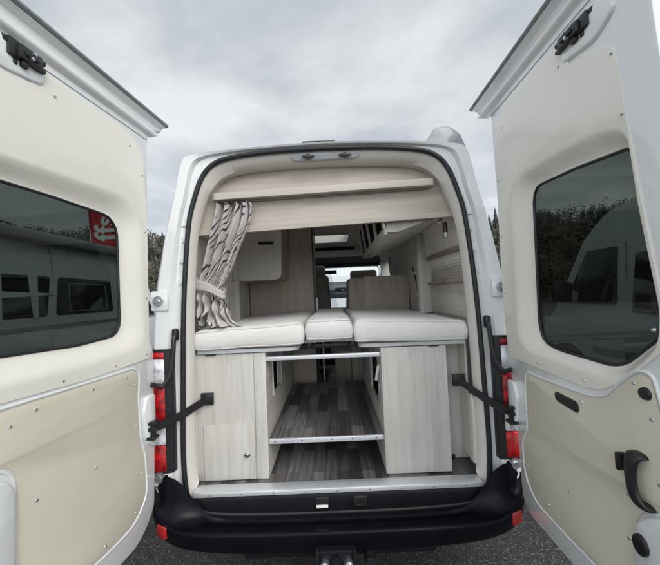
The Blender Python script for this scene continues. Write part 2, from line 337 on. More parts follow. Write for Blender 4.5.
def area2(p): return sum(p[i][0] * p[(i + 1) % len(p)][1] - p[(i + 1) % len(p)][0] * p[i][1] for i in range(len(p)))
def inset(poly, d):
    n = len(poly); sg = 1 if area2(poly) > 0 else -1; out = []
    for i in range(n):
        a = Vector(poly[i - 1]).to_2d(); b = Vector(poly[i]).to_2d(); c = Vector(poly[(i + 1) % n]).to_2d()
        e1 = (b - a).normalized() if (b - a).length > 1e-9 else Vector((0, 0)); e2 = (c - b).normalized() if (c - b).length > 1e-9 else e1
        t = (e1 + e2); t = t.normalized() if t.length > 1e-6 else e1
        nn = Vector((-t.y, t.x)) * sg; out.append(tuple(b + nn * d))
    return out
def rnd(pts, r=0.03, seg=5):
    """round polygon corners; a point may carry its own radius as a third value"""
    n = len(pts); out = []
    for i in range(n):
        p = Vector(pts[i][:2]); a = Vector(pts[i - 1][:2]); c = Vector(pts[(i + 1) % n][:2]); rr = pts[i][2] if len(pts[i]) > 2 else r
        da = (a - p); dc = (c - p); l = min(rr, da.length * 0.48, dc.length * 0.48)
        if l < 1e-4: out.append(tuple(p)); continue
        A = p + da.normalized() * l; C = p + dc.normalized() * l
        for k in range(seg + 1):
            t = k / seg; q = A * (1 - t) ** 2 + p * 2 * t * (1 - t) + C * t * t; out.append(tuple(q))
    return out
def catmull(P, per=4, closed=False):
    P = [Vector(p) for p in P]; n = len(P); out = []
    for i in range(n if closed else n - 1):
        p0 = P[i - 1] if (i > 0 or closed) else P[i]; p1 = P[i]; p2 = P[(i + 1) % n]; p3 = P[(i + 2) % n] if (i + 2 < n or closed) else P[min(i + 1, n - 1)]
        for k in range(per):
            t = k / per
            out.append(0.5 * ((2 * p1) + (p2 - p0) * t + (2 * p0 - 5 * p1 + 4 * p2 - p3) * t * t + (3 * p1 - p0 - 3 * p2 + p3) * t ** 3))
    if not closed: out.append(P[-1])
    return out
def polar(poly, c, n=160):
    """points of a star-shaped polygon at even angles round c"""
    out = []
    for k in range(n):
        t = 2 * math.pi * k / n; d = (math.cos(t), math.sin(t)); best = None
        for i in range(len(poly)):
            a = poly[i]; b = poly[(i + 1) % len(poly)]; ex = b[0] - a[0]; ey = b[1] - a[1]
            den = d[0] * ey - d[1] * ex
            if abs(den) < 1e-12: continue
            ax = a[0] - c[0]; ay = a[1] - c[1]
            tt = (ax * ey - ay * ex) / den; uu = (ax * d[1] - ay * d[0]) / den
            if tt > 0 and -1e-6 <= uu <= 1 + 1e-6 and (best is None or tt < best): best = tt
        out.append((c[0] + d[0] * best, c[1] + d[1] * best))
    return out

ORG = {}
def thing(name, label, cat, loc, group=None):
    o = bpy.data.objects.new(name, None); COL.objects.link(o); o.location = loc; o.empty_display_size = 0.1
    o['label'] = label; o['category'] = cat
    if group: o['group'] = group
    ORG[o] = Vector(loc); return o
def part(name, b, m, parent=None, label=None, smooth=32, org=None):
    bm = b.bm; bmesh.ops.recalc_face_normals(bm, faces=bm.faces)
    og = ORG[parent] if parent else Vector(org or (0, 0, 0))
    for v in bm.verts: v.co -= og
    me = bpy.data.meshes.new(name); bm.to_mesh(me); bm.free()
    me.polygons.foreach_set('use_smooth', [True] * len(me.polygons)); me.set_sharp_from_angle(angle=R(smooth))
    me.materials.append(m)
    o = bpy.data.objects.new(name, me); COL.objects.link(o)
    if parent: o.parent = parent
    else: o.location = og
    ORG[o] = og
    if label: o['label'] = label
    return o
def tag(o, label, cat, group=None):
    o['label'] = label; o['category'] = cat
    if group: o['group'] = group
    return o

# ============================================================ THE VAN
VAN = thing('camper_van', 'white high roof camper van with both rear doors open, in the middle', 'van', (0, 0, 0))
def prof(h):   # half profile (bottom centre -> top centre) to a full closed loop
    L = [(-x, z) for x, z in h if x > 0]
    return h + L[::-1] if h[0][0] > 0 else h[:-1] + [h[-1]] + L[::-1]
def ring(h, y):
    c = [Vector((x, z, 0)) for x, z in h]
    right = catmull(c, 5)
    pts = [(p.x, p.y) for p in right]
    left = [(-x, z) for x, z in pts[1:-1]][::-1]
    return [Vector((x, y if not callable(y) else y(x, z), z)) for x, z in pts + left]
H_IN = [(0, .562), (.4, .562), (.68, .562), (.77, .566), (.793, .60), (.802, .70), (.805, .88), (.803, 1.1), (.79, 1.56), (.76, 1.98), (.705, 2.2), (.64, 2.31), (.56, 2.362), (.44, 2.384), (.26, 2.396), (0, 2.402)]
H_SE = [(0, .43), (.4, .433), (.68, .447), (.775, .475), (.822, .52), (.842, .62), (.849, .80), (.842, 1.1), (.826, 1.6), (.79, 2.03), (.752, 2.2), (.70, 2.335), (.625, 2.41), (.5, 2.443), (.28, 2.462), (0, 2.468)]
H_ST = [(0, .40), (.4, .40), (.72, .41), (.83, .44), (.872, .5), (.89, .62), (.9, .80), (.902, 1.1), (.886, 1.6), (.84, 2.03), (.80, 2.2), (.76, 2.37), (.70, 2.44), (.54, 2.468), (.28, 2.484), (0, 2.492)]
H_OU = [(0, .38), (.45, .38), (.85, .385), (.96, .42), (.995, .5), (1.008, .62), (1.012, .80), (1.01, 1.1), (.99, 1.6), (.915, 2.03), (.872, 2.2), (.825, 2.42), (.755, 2.465), (.54, 2.482), (.28, 2.496), (0, 2.504)]
H_O2 = [(x + (0.014 if x > 0.1 else 0), z + 0.004) for x, z in H_OU]
b = B()
rings = [ring(H_SE, 0.012), ring([(a[0] * .45 + c[0] * .55, a[1] * .45 + c[1] * .55) for a, c in zip(H_SE, H_ST)], 0.014), ring(H_ST, 0.010),
         ring([(a[0] * .8 + c[0] * .2, a[1] * .8 + c[1] * .2) for a, c in zip(H_ST, H_OU)], -0.012), ring([(a[0] * .15 + c[0] * .85, a[1] * .15 + c[1] * .85) for a, c in zip(H_ST, H_OU)], -0.018), ring(H_OU, -0.006), ring(H_O2, 0.03), ring(H_O2, 0.10)]
b.loft(rings, loop=True)
part('rear_frame', b, WHITE, VAN, smooth=40)
# main shell behind the frame: sides and roof, roof hatch opening between Y 2.2 and 2.75
b = B()
def half(h, y): return [p for p in ring(h, y)]
b.loft([ring(H_O2, 0.10), ring(H_O2, 2.2)], loop=True)
YS = [2.2, 2.35, 2.75, 3.0, 3.15]
for ya, yb in zip(YS, YS[1:]):
    fa, fb = ring(H_O2, ya), ring(H_O2, yb); V0 = [b.bm.verts.new(p) for p in fa]; V1 = [b.bm.verts.new(p) for p in fb]; nn = len(fa)
    for i in range(nn):
        j = (i + 1) % nn; mx_ = (fa[i].x + fa[j].x) / 2; mz_ = (fa[i].z + fa[j].z) / 2
        if yb <= 2.76 and abs(mx_) < 0.27 and mz_ > 2: continue
        if 2.34 < ya and yb < 3.01 and mx_ > 0 and 1.55 < mz_ < 2.1: continue
        b.bm.faces.new((V0[i], V0[j], V1[j], V1[i]))
part('body_shell', b, WHITE, VAN, smooth=40)
# cab: side panels with window openings, bonnet, roof slope
cabp = [(3.15, .40), (4.0, .40), (4.05, .75), (4.35, .85), (4.75, .75), (4.85, .40), (5.15, .42), (5.22, .75), (5.1, 1.12), (4.62, 1.32), (3.75, 2.17), (3.45, 2.38), (3.15, 2.47)]
cabw = rnd([(3.3, 1.36), (4.35, 1.36), (4.2, 1.5), (3.62, 2.02), (3.3, 2.02)], .05)
def xs(z): return 1.02 if z < 1.4 else 1.02 - (z - 1.4) * 0.16
for sd_ in (-1, 1):
    b = B(); b.slab(cabp, [cabw], lambda y, z, d: Vector((sd_ * (xs(z) - 0.05 + d), y, z)), 0, 0.05)
    part('cab_side', b, WHITE, VAN)
    b = B(); b.slab(inset(cabw, -0.005), [], lambda y, z, d: Vector((sd_ * (xs(z) - 0.03 + d), y, z)), 0, 0.004)
    part('side_window', b, CLEAR, VAN)
b = B()
rr = [(3.15, 2.47), (3.45, 2.40), (3.75, 2.19)]
b.loft([[Vector((x * (xs(z) - .04), y, z + 0.03 * (1 - x * x))) for x in [-1, -.9, -.6, -.3, 0, .3, .6, .9, 1]] for y, z in rr])
part('cab_roof', b, WHITE, VAN)
b = B()
rr = [(4.58, 1.34), (4.8, 1.27), (5.08, 1.13), (5.2, .9), (5.2, .42)]
b.loft([[Vector((x * (xs(z) - .04), y - 0.1 * abs(x) ** 3, z - 0.03 * x * x)) for x in [-1, -.9, -.6, -.3, 0, .3, .6, .9, 1]] for y, z in rr])
part('bonnet', b, WHITE, VAN)
b = B(); b.loft([[Vector((x * (xs(z) - .05), y - 0.08 * x * x, z)) for x in [-1, -.6, -.2, .2, .6, 1]] for y, z in [(4.6, 1.34), (4.2, 1.75), (3.78, 2.15)]])
part('windscreen', b, CLEAR, VAN)
b = B(); b.box(-.98, .98, .12, 5.0, .40, .50); part('underfloor', b, BLACK, VAN)
for y in (1.15, 4.45):
    for s_ in (-1, 1):
        o = part('wheel', B().cyl((s_ * .80, y, .34), (s_ * 1.0, y, .34), .34, n=40), TYRE, VAN)
        part('rim', B().cyl((s_ * .99, y, .34), (s_ * 1.005, y, .34), .21, n=32), ZINC, o)
b = B(); b.box(.925, .930, 2.33, 3.02, 1.54, 2.12, T=lambda p: Vector((p.x - (p.z - 1.54) * .12, p.y, p.z))); part('side_window', b, CLEAR, VAN)
for y in (2.35, 2.99): part('window_reveal', B().box(.82, .96, y - .01, y + .01, 1.58, 2.08, T=lambda p: Vector((p.x - (p.z - 1.58) * .12, p.y, p.z))), TRIM, VAN)
# roof hatch
o = part('roof_hatch', B().box(-.27, .27, 2.2, 2.75, 2.50, 2.56, .02), mat('opal acrylic', (0.8, 0.82, 0.84), 0.3), VAN)
_p = o.data.materials[0].node_tree.nodes['Principled BSDF']; _p.inputs['Transmission Weight'].default_value = 0.85; _p.inputs['IOR'].default_value = 1.05; _p.inputs['Roughness'].default_value = 0.5
# rubber seal
b = B(); b.tube(ring(H_SE, -0.006), 0.0135, n=12, closed=True); 
part('door_seal', b, SEAL, VAN, smooth=60)
# trim between the seal and the inner opening
b = B()
mid = [(a[0] * .5 + c[0] * .5, a[1] * .5 + c[1] * .5) for a, c in zip(H_SE, H_IN)]
b.loft([ring(H_SE, 0.004), ring([(a[0] * .8 + c[0] * .2, a[1] * .8 + c[1] * .2) for a, c in zip(H_SE, H_IN)], 0.006), ring(mid, 0.018), ring(H_IN, 0.05), ring([(x * 1.006, z if z < 1 else z + .001) for x, z in H_IN], 0.07), ring([(x * (1.045 if z < 2.1 else 1.02), z if z < 1 else z + .004) for x, z in H_IN], 0.135)], loop=True)
# keep only what lies above the sill
for f_ in [f for f in b.bm.faces if (f.calc_center_median().z < 0.565 and abs(f.calc_center_median().x) < 0.80) or (f.calc_center_median().z < .60 and f.calc_center_median().y > .058)]: b.bm.faces.remove(f_)
part('jamb_trim', b, TRIM, VAN, smooth=50)
# sill: dark cover, aluminium strip, latch strikers
b = B(); b.loft([[Vector((x, y, z)) for x in (-.80, -.79, -.6, 0, .6, .79, .80)] for y, z in [(.02, .545), (-.014, .535), (-.02, .52), (-.012, .47), (-.014, .435), (-.016, .395)]])
part('sill_cover', b, SILLC, VAN)
b = B(); b.box(-.795, .795, -.026, .052, .5435, .5715, .005)
part('sill_strip', b, ALU, VAN)
for i in range(9):
    part('screw', B().cyl((-.7 + i * .175, -.0275, .556), (-.7 + i * .175, -.0250, .556), .0045, n=8), ZINC, VAN)
for x in (-.088, .121):
    o = part('latch_striker', B().box(x - .040, x + .040, -.027, -.0145, .468, .524, .006), BLACK, VAN)
    part('striker_bolt', B().box(x - .032, x + .032, -.036, -.0275, .472, .486, .002), WHTX if x < 0 else BLACK, o)
# floor of the load area
b = B(); b.box(-.86, .86, .055, 3.1, .54, .563)
part('load_floor', b, FLOOR, VAN)
# interior lining
IN = [(x, z) for x, z in [(.86, .563), (.875, .9), (.87, 1.3), (.85, 1.6), (.83, 1.85), (.80, 2.1), (.74, 2.25), (.64, 2.34), (.4, 2.37), (0, 2.38)]]
def inring(y):
    r_ = [Vector((x, y, z)) for x, z in IN]; return r_ + [Vector((-p.x, y, p.z)) for p in r_[-2::-1]]
b = B(); b.loft([inring(.13), inring(2.2)])
YS = [2.2, 2.35, 2.75, 3.0, 3.1]
for ya, yb in zip(YS, YS[1:]):
    A0 = inring(ya); A1 = inring(yb); V0 = [b.bm.verts.new(p) for p in A0]; V1 = [b.bm.verts.new(p) for p in A1]
    for i in range(len(A0) - 1):
        mz_ = (A0[i].z + A0[i + 1].z) / 2; mx_ = (A0[i].x + A0[i + 1].x) / 2
        if yb <= 2.76 and A0[i].z > 2.365 and A0[i + 1].z > 2.365: continue
        if 2.34 < ya and yb < 3.01 and mx_ > 0 and 1.6 < mz_ < 2.1: continue
        b.bm.faces.new((V0[i], V0[i + 1], V1[i + 1], V1[i]))
for s_ in (-1, 1): b.box(s_ * .27, s_ * .42, 2.2, 2.75, 2.374, 2.382)
for s_ in (-1, 1): b.box(s_ * .262, s_ * .27, 2.2, 2.75, 2.374, 2.50)
b.box(-.27, .27, 2.192, 2.2, 2.374, 2.5); b.box(-.27, .27, 2.75, 2.758, 2.374, 2.5)
part('interior_lining', b, LINING, VAN, smooth=40)
# header latch plate
b = B(); pl = rnd([(-.205, 2.445, .03), (-.17, 2.412, .02), (.19, 2.416, .02), (.225, 2.446, .03)], .02)
b.slab(pl, [], lambda x, z, d: Vector((x, .012 - d + (2.445 - z) * .45, z)), 0, .008, .003)
o = part('latch_plate', b, PLATE, VAN)
for x in (-.09, .122):
    b = B(); st = []
    b.box(x - .022, x + .022, -.016, .006, 2.418, 2.434, .004); b.box(x - .036, x + .036, -.010, .006, 2.424, 2.431, .002); b.cyl((x, -.018, 2.426), (x, .006, 2.426), .012, n=6); b.box(x - .007, x + .007, -.012, .006, 2.407, 2.44, .002)
    part('latch_catch', b, BLACK, o)
# third brake light on the roof edge
part('brake_light', B().box(-.12, .068, -.005, .035, 2.496, 2.516, .004), BLACK, VAN)
# silvery hump at the roof corner
b = B()
for k in range(1): pass
hp = rnd([(.582, 2.46, .01), (.604, 2.505, .02), (.648, 2.566, .012), (.700, 2.584, .02), (.748, 2.572, .010), (.800, 2.528, .010), (.835, 2.44, .02)], .02)
b.slab(hp, [], lambda x, z, d: Vector((x, .16 - d, z)), 0, .15, .014)
part('roof_corner_cap', b, mat('grey translucent cap', (0.34, 0.36, 0.385), 0.42, coat=.2, var=.3, vscale=10, bump=.7, bscale=26), VAN, smooth=50)
# gutters / stamped marks and seam on both pillars, hinge plates, lamp units, bumper corners
def pilx(z):  # centre of the inner pillar band
    pts = [(0.62, .962), (.8, .965), (1.1, .962), (1.6, .935), (2.03, .868), (2.2, .83), (2.4, .78)]
    for (a, xa), (c, xc) in zip(pts, pts[1:]):
        if z <= c: return xa + (xc - xa) * (z - a) / (c - a)
    return .78
for s_ in (-1, 1):
    for z in (1.98, 1.86, 1.74):
        x = {1.98: .822, 1.86: .835, 1.74: .846}[z]
        part('stamped_pad', B().box(s_ * (x - .011), s_ * (x + .011), .004, .02, z - .02, z + .02, .003), WHITE, VAN)
    x0 = .80; part('body_seam', B().box(s_ * .800, s_ * .850, .008, .02, 2.05, 2.055), GREYP, VAN)
    # upper and lower hinge on the pillar
    for z, xx, rr_ in ((1.632, .955, .027), (.672, .968, .03)):
        o = part('hinge_plate', B().box(s_ * (xx - .05), s_ * (xx + .045), -.030, -.012, z - .055, z + .055, .008), WHITE, VAN)
        part('hinge_pin', B().cyl((s_ * xx, -.045, z), (s_ * xx, -.029, z), rr_, rr_ * 1.05, n=20), ZINC, o)
        part('hinge_bolt', B().cyl((s_ * xx, -.052, z), (s_ * xx, -.044, z), rr_ * .45, n=6), CHROME, o)
# tail lamps
def lampsec(z0, z1, grow=0.0, xin=.922):
    P = [(xin, -.030), (.932, -.041 - grow), (.985, -.046 - grow), (1.012, -.036 - grow), (1.026 + grow, -.01), (1.032 + grow, .05), (1.0, .05), (xin, .02)]
    return P
for s_ in (-1, 1):
    lo = part('tail_lamp', B().loft([[Vector((s_ * x, y, z)) for x, y in [(.888, .0), (.893, -.028), (.905, -.036), (.938, -.040), (.985, -.042), (1.02, -.03), (1.03, .04), (.9, .04)]] for z in (.692, .70, 1.345, 1.362)], loop=True, caps=True), BLACK, VAN)
    for z0, z1, mm_, nm in ((1.312, 1.348, RED, 'red_lens'), (1.165, 1.310, WLENS, 'clear_lens'), (.972, 1.163, RED, 'red_lens'), (.845, .970, WLENS, 'clear_lens'), (.702, .843, RED, 'red_lens')):
        sec = lampsec(z0, z1, .004)
        b = B(); b.loft([[Vector((s_ * (x if g == 0 else (x * .985 + .015 * .98)), y * (1 if g == 0 else .85), z)) for x, y in sec] for z, g in ((z0, 1), (z0 + .006, 0), (z1 - .006, 0), (z1, 1))], loop=True, caps=True)
        part(nm, b, mm_, lo, smooth=50)
    # filler below the lamp
    part('lamp_bracket', B().box(s_ * .90, s_ * .995, -.03, .0, .635, .69, .01), WHITE, VAN)
# bumper: section swept round the tail
def bump_path():
    P = []
    for x in [-.0, .2, .4, .6, .72, .80, .86, .92, .965, .99, 1.0, 1.012, 1.02]:
        P.append(x)
    return P
secs = []
BX = [0, .2, .4, .55, .67, .755, .82, .875, .922, .96, .99, 1.012, 1.022]
BY = [-.215, -.214, -.209, -.201, -.191, -.178, -.163, -.145, -.122, -.096, -.064, -.02, .03]
BT = [.408, .408, .410, .414, .424, .446, .490, .56, .64, .675, .682, .684, .684]   # height of the inner top edge
BL = [.476, .476, .474, .472, .470, .470, .474, .486, .505, .53, .555, .58, .60]      # lip height
BB = [.358, .358, .358, .359, .361, .364, .369, .376, .385, .395, .405, .412, .416]
for i, x in enumerate(BX):
    y = BY[i]; nx = min(1, max(0, (x - .6) / .4)); n = Vector((nx, -(1 - nx * .6), 0)).normalized()
    f0 = Vector((x, y, 0)); t, l, bo = BT[i], BL[i], BB[i]
    def q(dn, z): return f0 + n * dn + Vector((0, 0, z))
    yi = -.012 if x < .93 else .0
    inner = Vector((min(x, .93), max(yi, y + .05) if x < .9 else y + .05, 0))
    depth = max(.03, -y - .012)
    hm = (t + l) / 2
    secs.append([q(-depth, t), q(-depth * .86, t - (.012 if t < .5 else .03)), q(-depth * .62, l + (t - l) * (.62 if t < l else .36) - .006), q(-.035, l + (t - l) * .10 - .003), q(-.012, l - .001), q(0, l), q(.006, l - .012), q(.005, l - .04), q(-.002, (l + bo) / 2 - .01), q(-.016, bo + .01), q(-.05, bo), q(-.16, bo + .01)])
secs = [catmull(s_, 3) for s_ in secs]
left = [[Vector((-p.x, p.y, p.z)) for p in s_] for s_ in secs[:0:-1]]
tail = [[Vector((p.x + .01, p.y + .3, p.z)) for p in secs[-1]]]
allr = [[Vector((-p.x, p.y, p.z)) for p in tail[0]]] + left + secs + tail
allr = [[allr_j[k] for allr_j in allr] for k in range(len(allr[0]))]
allr = [catmull(r_, 3) for r_ in allr]
bump = part('rear_bumper', B().loft(allr), BUMP, VAN, smooth=60)
for s_ in (-1, 1):
    c = Vector((s_ * .908, -.136, .452))
    b = B(); b.box(-.035, .035, -.008, .03, -.030, .030, .008)
    for v in b.bm.verts:
        q_ = Vector(v.co); q_.rotate(Matrix.Rotation(s_ * R(28), 3, 'Z')); v.co = q_ + c
    part('reflector', b, REFL, bump)
# tow bar under the bumper
b = B(); b.box(-.115, .075, -.245, -.205, .25, .412, .008); b.box(-.115, -.100, -.268, -.24, .25, .425, .004); b.box(.060, .075, -.268, -.24, .25, .425, .004); b.box(-.10, .06, -.262, -.24, .405, .418, .003); b.cyl((-.02, -.262, .372), (-.02, -.24, .372), .020, n=16); b.box(-.045, .005, -.285, -.24, .25, .352, .008); b.box(-.5, .5, -.1, -.05, .27, .33, .008); b.box(-.06, .02, -.2, -.08, .26, .32, .005)
tb = part('tow_bar', b, SILLC, VAN)
for x in (-.075, .04): part('tow_bar_bolt', B().cyl((x, -.268, .352), (x, -.24, .352), .024, n=6).cyl((x, -.282, .352), (x, -.266, .352), .013, n=14), ZINC, tb)
b = B(); b.cyl((.145, -.245, .345), (.145, -.17, .345), .03, n=24); b.cyl((.145, -.255, .345), (.145, -.243, .345), .024, n=24); b.box(.13, .16, -.258, -.24, .365, .376, .003)
part('tow_socket', b, BLACK, tb)

# ------------------------------------------------------------ rear doors
def latch(b, F, s0, z0, sg):
    zk = .78 if sg < 0 else .66
    """black lock with jaws, plates and a lug, built in door coordinates"""
    def bx(a0, a1, c0, c1, n0, n1, rot=0.0, bev=.004):
        def T(p):
            u = p.x - s0; v = p.z - z0
            uu = (u * math.cos(rot) - v * math.sin(rot)) * (1.0 if sg < 0 else 1.25); vv = (u * math.sin(rot) + v * math.cos(rot)) * zk
            return F(s0 + uu, z0 + vv, p.y)
        b.box(s0 + a0, s0 + a1, n0, n1, z0 + c0, z0 + c1, bev, 2, T)
    bx(-.045, .030, -.030, .032, .004, .034); bx(-.060, -.02, .010, .034, .006, .030, .12); bx(-.062, -.02, -.034, -.012, .006, .028, -.1)
    bx(.020, .055, -.036, .044, .004, .022); bx(.03, .062, .024, .052, .004, .014, -.2); bx(-.01, .012, -.058, -.02, .006, .026, .1); bx(.022, .036, -.062, -.02, .006, .016)
    bx(-.03, .015, -.012, .012, .034, .042)

def door(side, hx, ang, P):
    a = R(ang)
    def F(s, z, n=0.0): return Vector((side * (hx + math.sin(a) * s - math.cos(a) * n), -math.cos(a) * s - math.sin(a) * n, z))
    D = part('rear_door', B().slab(rnd(P['outline'], .02), [P['winF']], lambda s, z, d: F(s, z, d), -.062, 0.0, .012), WHITE, VAN, P['label'], 40)
    win = polar(P['win'], P['c']); rec = polar(P['rec'], P['c'])
    b = B(); d1 = .005
    b.sheet(P['upper'], [rec], lambda s, z: F(s, z, d1))
    b.loft([[F(*p, -.0005) for p in P['upper']], [F(*p, d1) for p in P['upper']]], loop=True)
    rings = []
    K = 14
    for k in range(K + 1):
        t = k / K
        dep = .040 * (t * t * (3 - 2 * t)) ** 1.0
        tt = t if t < 1 else 1
        rings.append([F(r_[0] + (w_[0] - r_[0]) * tt, r_[1] + (w_[1] - r_[1]) * tt, d1 - dep) for r_, w_ in zip(rec, win)])
    b.loft(rings, loop=True)
    bmesh.ops.remove_doubles(b.bm, verts=b.bm.verts, dist=1e-5)
    part('upper_trim', b, CREAM, D, smooth=50)
    # black gasket and glass
    g = [Vector((*p, 0)) for p in win]
    b = B(); b.tube([F(p.x, p.y, -.036) for p in g[::2]], .006, n=8, closed=True); part('window_gasket', b, SEAL, D, smooth=60)
    b = B(); b.slab(inset([tuple(p) for p in win], -.014), [], lambda s, z, d: F(s, z, d), -.044, -.040); part('window_pane', b, TINT, D)
    # lower panel
    b = B(); b.slab(P['lower'], [], lambda s, z, d: F(s, z, d), -.001, .005, .0015)
    lp = part('lower_trim', b, BEIGE, D)
    # raised white lips round the lower panel edge
    b = B(); b.tube([F(*p, .001) for p in inset(P['lower'], -.010)], .006, n=8, closed=True); part('pressed_rib', b, WHITE, D, smooth=60)
    b = B(); b.slab(P['cover'], [], lambda s, z, d: F(s, z, d), .0, .022, .012); part('lock_cover', b, WHITE, D, smooth=50)
    # ridged top with drip strip
    zt = P['ztop']; sec = [(.001, zt - .158), (-.006, zt - .152), (-.008, zt - .140), (.000, zt - .128), (.016, zt - .116), (.020, zt - .10), (.004, zt - .082), (-.012, zt - .066), (-.010, zt - .045), (.014, zt - .028), (.018, zt - .02), (-.06, zt - .018)]
    sec = [(p.x, p.y) for p in catmull([Vector((q_[0], q_[1], 0)) for q_ in sec], 3)]
    b = B(); sp = [P['tip'] + .09, P['tip'] + .14, .3, .6, P['free']]
    def edge_s(z, i): return P['tip'] + .012 + (.125 if z < zt - .14 else .125 * ((zt - z) / .14) ** 2.2) if i == 0 else sp[i]
    b.loft([[F(edge_s(z, i), z, n + .003) for n, z in sec] for i in range(5)])
    part('door_top_channel', b, WHITE, D, smooth=55)
    b = B(); b.loft([[F(s, z, n) for n, z in [(-.06, zt - .016), (.030, zt - .020), (.036, zt - .012), (.034, zt - .002), (-.06, zt + .002)]] for s in (P['tip'], .3, P['free'] + .01)], loop=True, caps=True)
    part('drip_strip', b, GREYP, D)
    # latch
    b = B(); latch(b, F, P['latch'][0], P['latch'][1], side); lo = part('door_latch', b, BLACK, D)
    lz = P['latch'][1]; ls = P['latch'][0]
    b = B(); b.slab(rnd([(ls - .075, lz - .062, .03), (ls + .075, lz - .090, .03), (ls + .16, lz - .05, .03), (ls + .15, lz + .035, .03), (ls - .075, lz + .035, .03)], .03, 6), [], lambda s, z, d: F(s, z, d), .0, .012, .010); part('latch_seat', b, WHITE, D, smooth=60)
    for ds, dz in ((-.012, .012), (-.004, -.010)):
        part('rivet', B().cyl(F(P['latch'][0] + ds, P['latch'][1] + dz, .033), F(P['latch'][0] + ds, P['latch'][1] + dz, .045), .006, n=10), ZINC, lo)
    # recess rib next to the latch
    for s, z in P['screws']:
        part('screw', B().cyl(F(s, z, .003), F(s, z, .0085), .0068, .0042, n=10), ZINC, D)
    # strap bracket
    sb, zb = P['strap']
    b = B(); b.slab(rnd([(sb - .045, zb - .11), (sb + .012, zb - .07), (sb + .030, zb + .02), (sb + .045, zb + .09), (sb + .02, zb + .17), (sb - .045, zb + .17)], .02), [], lambda s, z, d: F(s, z, d), .0, .014, .006); part('strap_mount', b, WHITE, D, smooth=50)
    return D, F

wL = rnd([(.272, 1.52, .06), (.305, 1.477, .06), (.50, 1.463), (.86, 1.475, .06), (.885, 1.56, .05), (.862, 1.82), (.855, 2.052, .06), (.60, 2.052), (.33, 2.043, .05), (.28, 1.99, .06)], .02)
rL = rnd([(.150, 1.42, .09), (.24, 1.385, .08), (.50, 1.374), (.90, 1.374, .09), (.935, 1.50, .05), (.91, 1.85), (.90, 2.13, .08), (.60, 2.145), (.27, 2.163, .10), (.150, 2.07, .10)], .02)
PL = dict(label='left rear door opened wide, seen from its cream lined inner side', tip=-.044, free=.985, ztop=2.672, c=(.56, 1.76),
    outline=[(.095, .56, .03), (.150, .49, .05), (.23, .447, .03), (.93, .447, .03), (.985, .55, .04), (.99, 1.6, .1), (.985, 2.0, .05), (.96, 2.45, .1), (.955, 2.655, .005), (-.040, 2.652, .004), (-.03, 2.618, .01), (.05, 2.59, .03), (.094, 2.52, .05), (.102, 2.1), (.108, 1.64), (.105, 1.42), (.078, 1.36), (.080, .95), (.088, .70)],
    win=wL, rec=rL, winF=inset(rL, .004),
    upper=rnd([(.122, 1.335, .02), (.50, 1.322), (.93, 1.335, .04), (.955, 1.50), (.925, 1.95), (.90, 2.36, .03), (.83, 2.40, .02), (.80, 2.435, .02), (.70, 2.420, .03), (.675, 2.50, .02), (.60, 2.495), (.35, 2.490), (.20, 2.475, .05), (.135, 2.40, .06), (.118, 2.0)], .02),
    lower=rnd([(.235, 1.298, .02), (.50, 1.30), (.94, 1.305, .03), (.94, 1.14, .02), (.795, 1.135, .03), (.757, 1.085, .03), (.752, .585, .02), (.40, .57), (.25, .575, .05), (.165, .66, .05), (.175, .85), (.205, .95), (.215, 1.15), (.205, 1.27, .02)], .02),
    cover=rnd([(.772, .58, .03), (.93, .58, .03), (.93, 1.11, .03), (.81, 1.105, .05), (.774, 1.06, .04)], .03),
    latch=(.735, 2.50), strap=(.138, .974),
    screws=[(.145, 1.36), (.35, 1.345), (.60, 1.345), (.137, 1.65), (.135, 2.0), (.15, 2.3), (.235, 2.42), (.62, 2.43), (.70, 1.275), (.47, 1.275), (.285, 1.275), (.225, 1.225), (.225, 1.03), (.19, .78), (.24, .62), (.42, .60), (.46, .95), (.70, .97), (.735, .62), (.78, 1.25)])
wR = rnd([(.312, 1.44, .06), (.34, 1.372, .06), (.43, 1.352, .04), (.70, 1.345, .04), (.76, 1.365, .04), (.88, 1.47, .05), (.890, 1.54, .04), (.862, 1.81), (.845, 2.042, .03), (.60, 2.07), (.36, 2.083, .05), (.332, 2.04, .04)], .02)
rR = rnd([(.190, 1.36, .09), (.27, 1.312, .08), (.72, 1.300, .06), (.80, 1.325, .05), (.905, 1.43, .05), (.920, 1.54, .04), (.880, 1.85), (.862, 2.09, .05), (.78, 2.14, .05), (.55, 2.165), (.27, 2.165, .09), (.185, 2.09, .09)], .02)
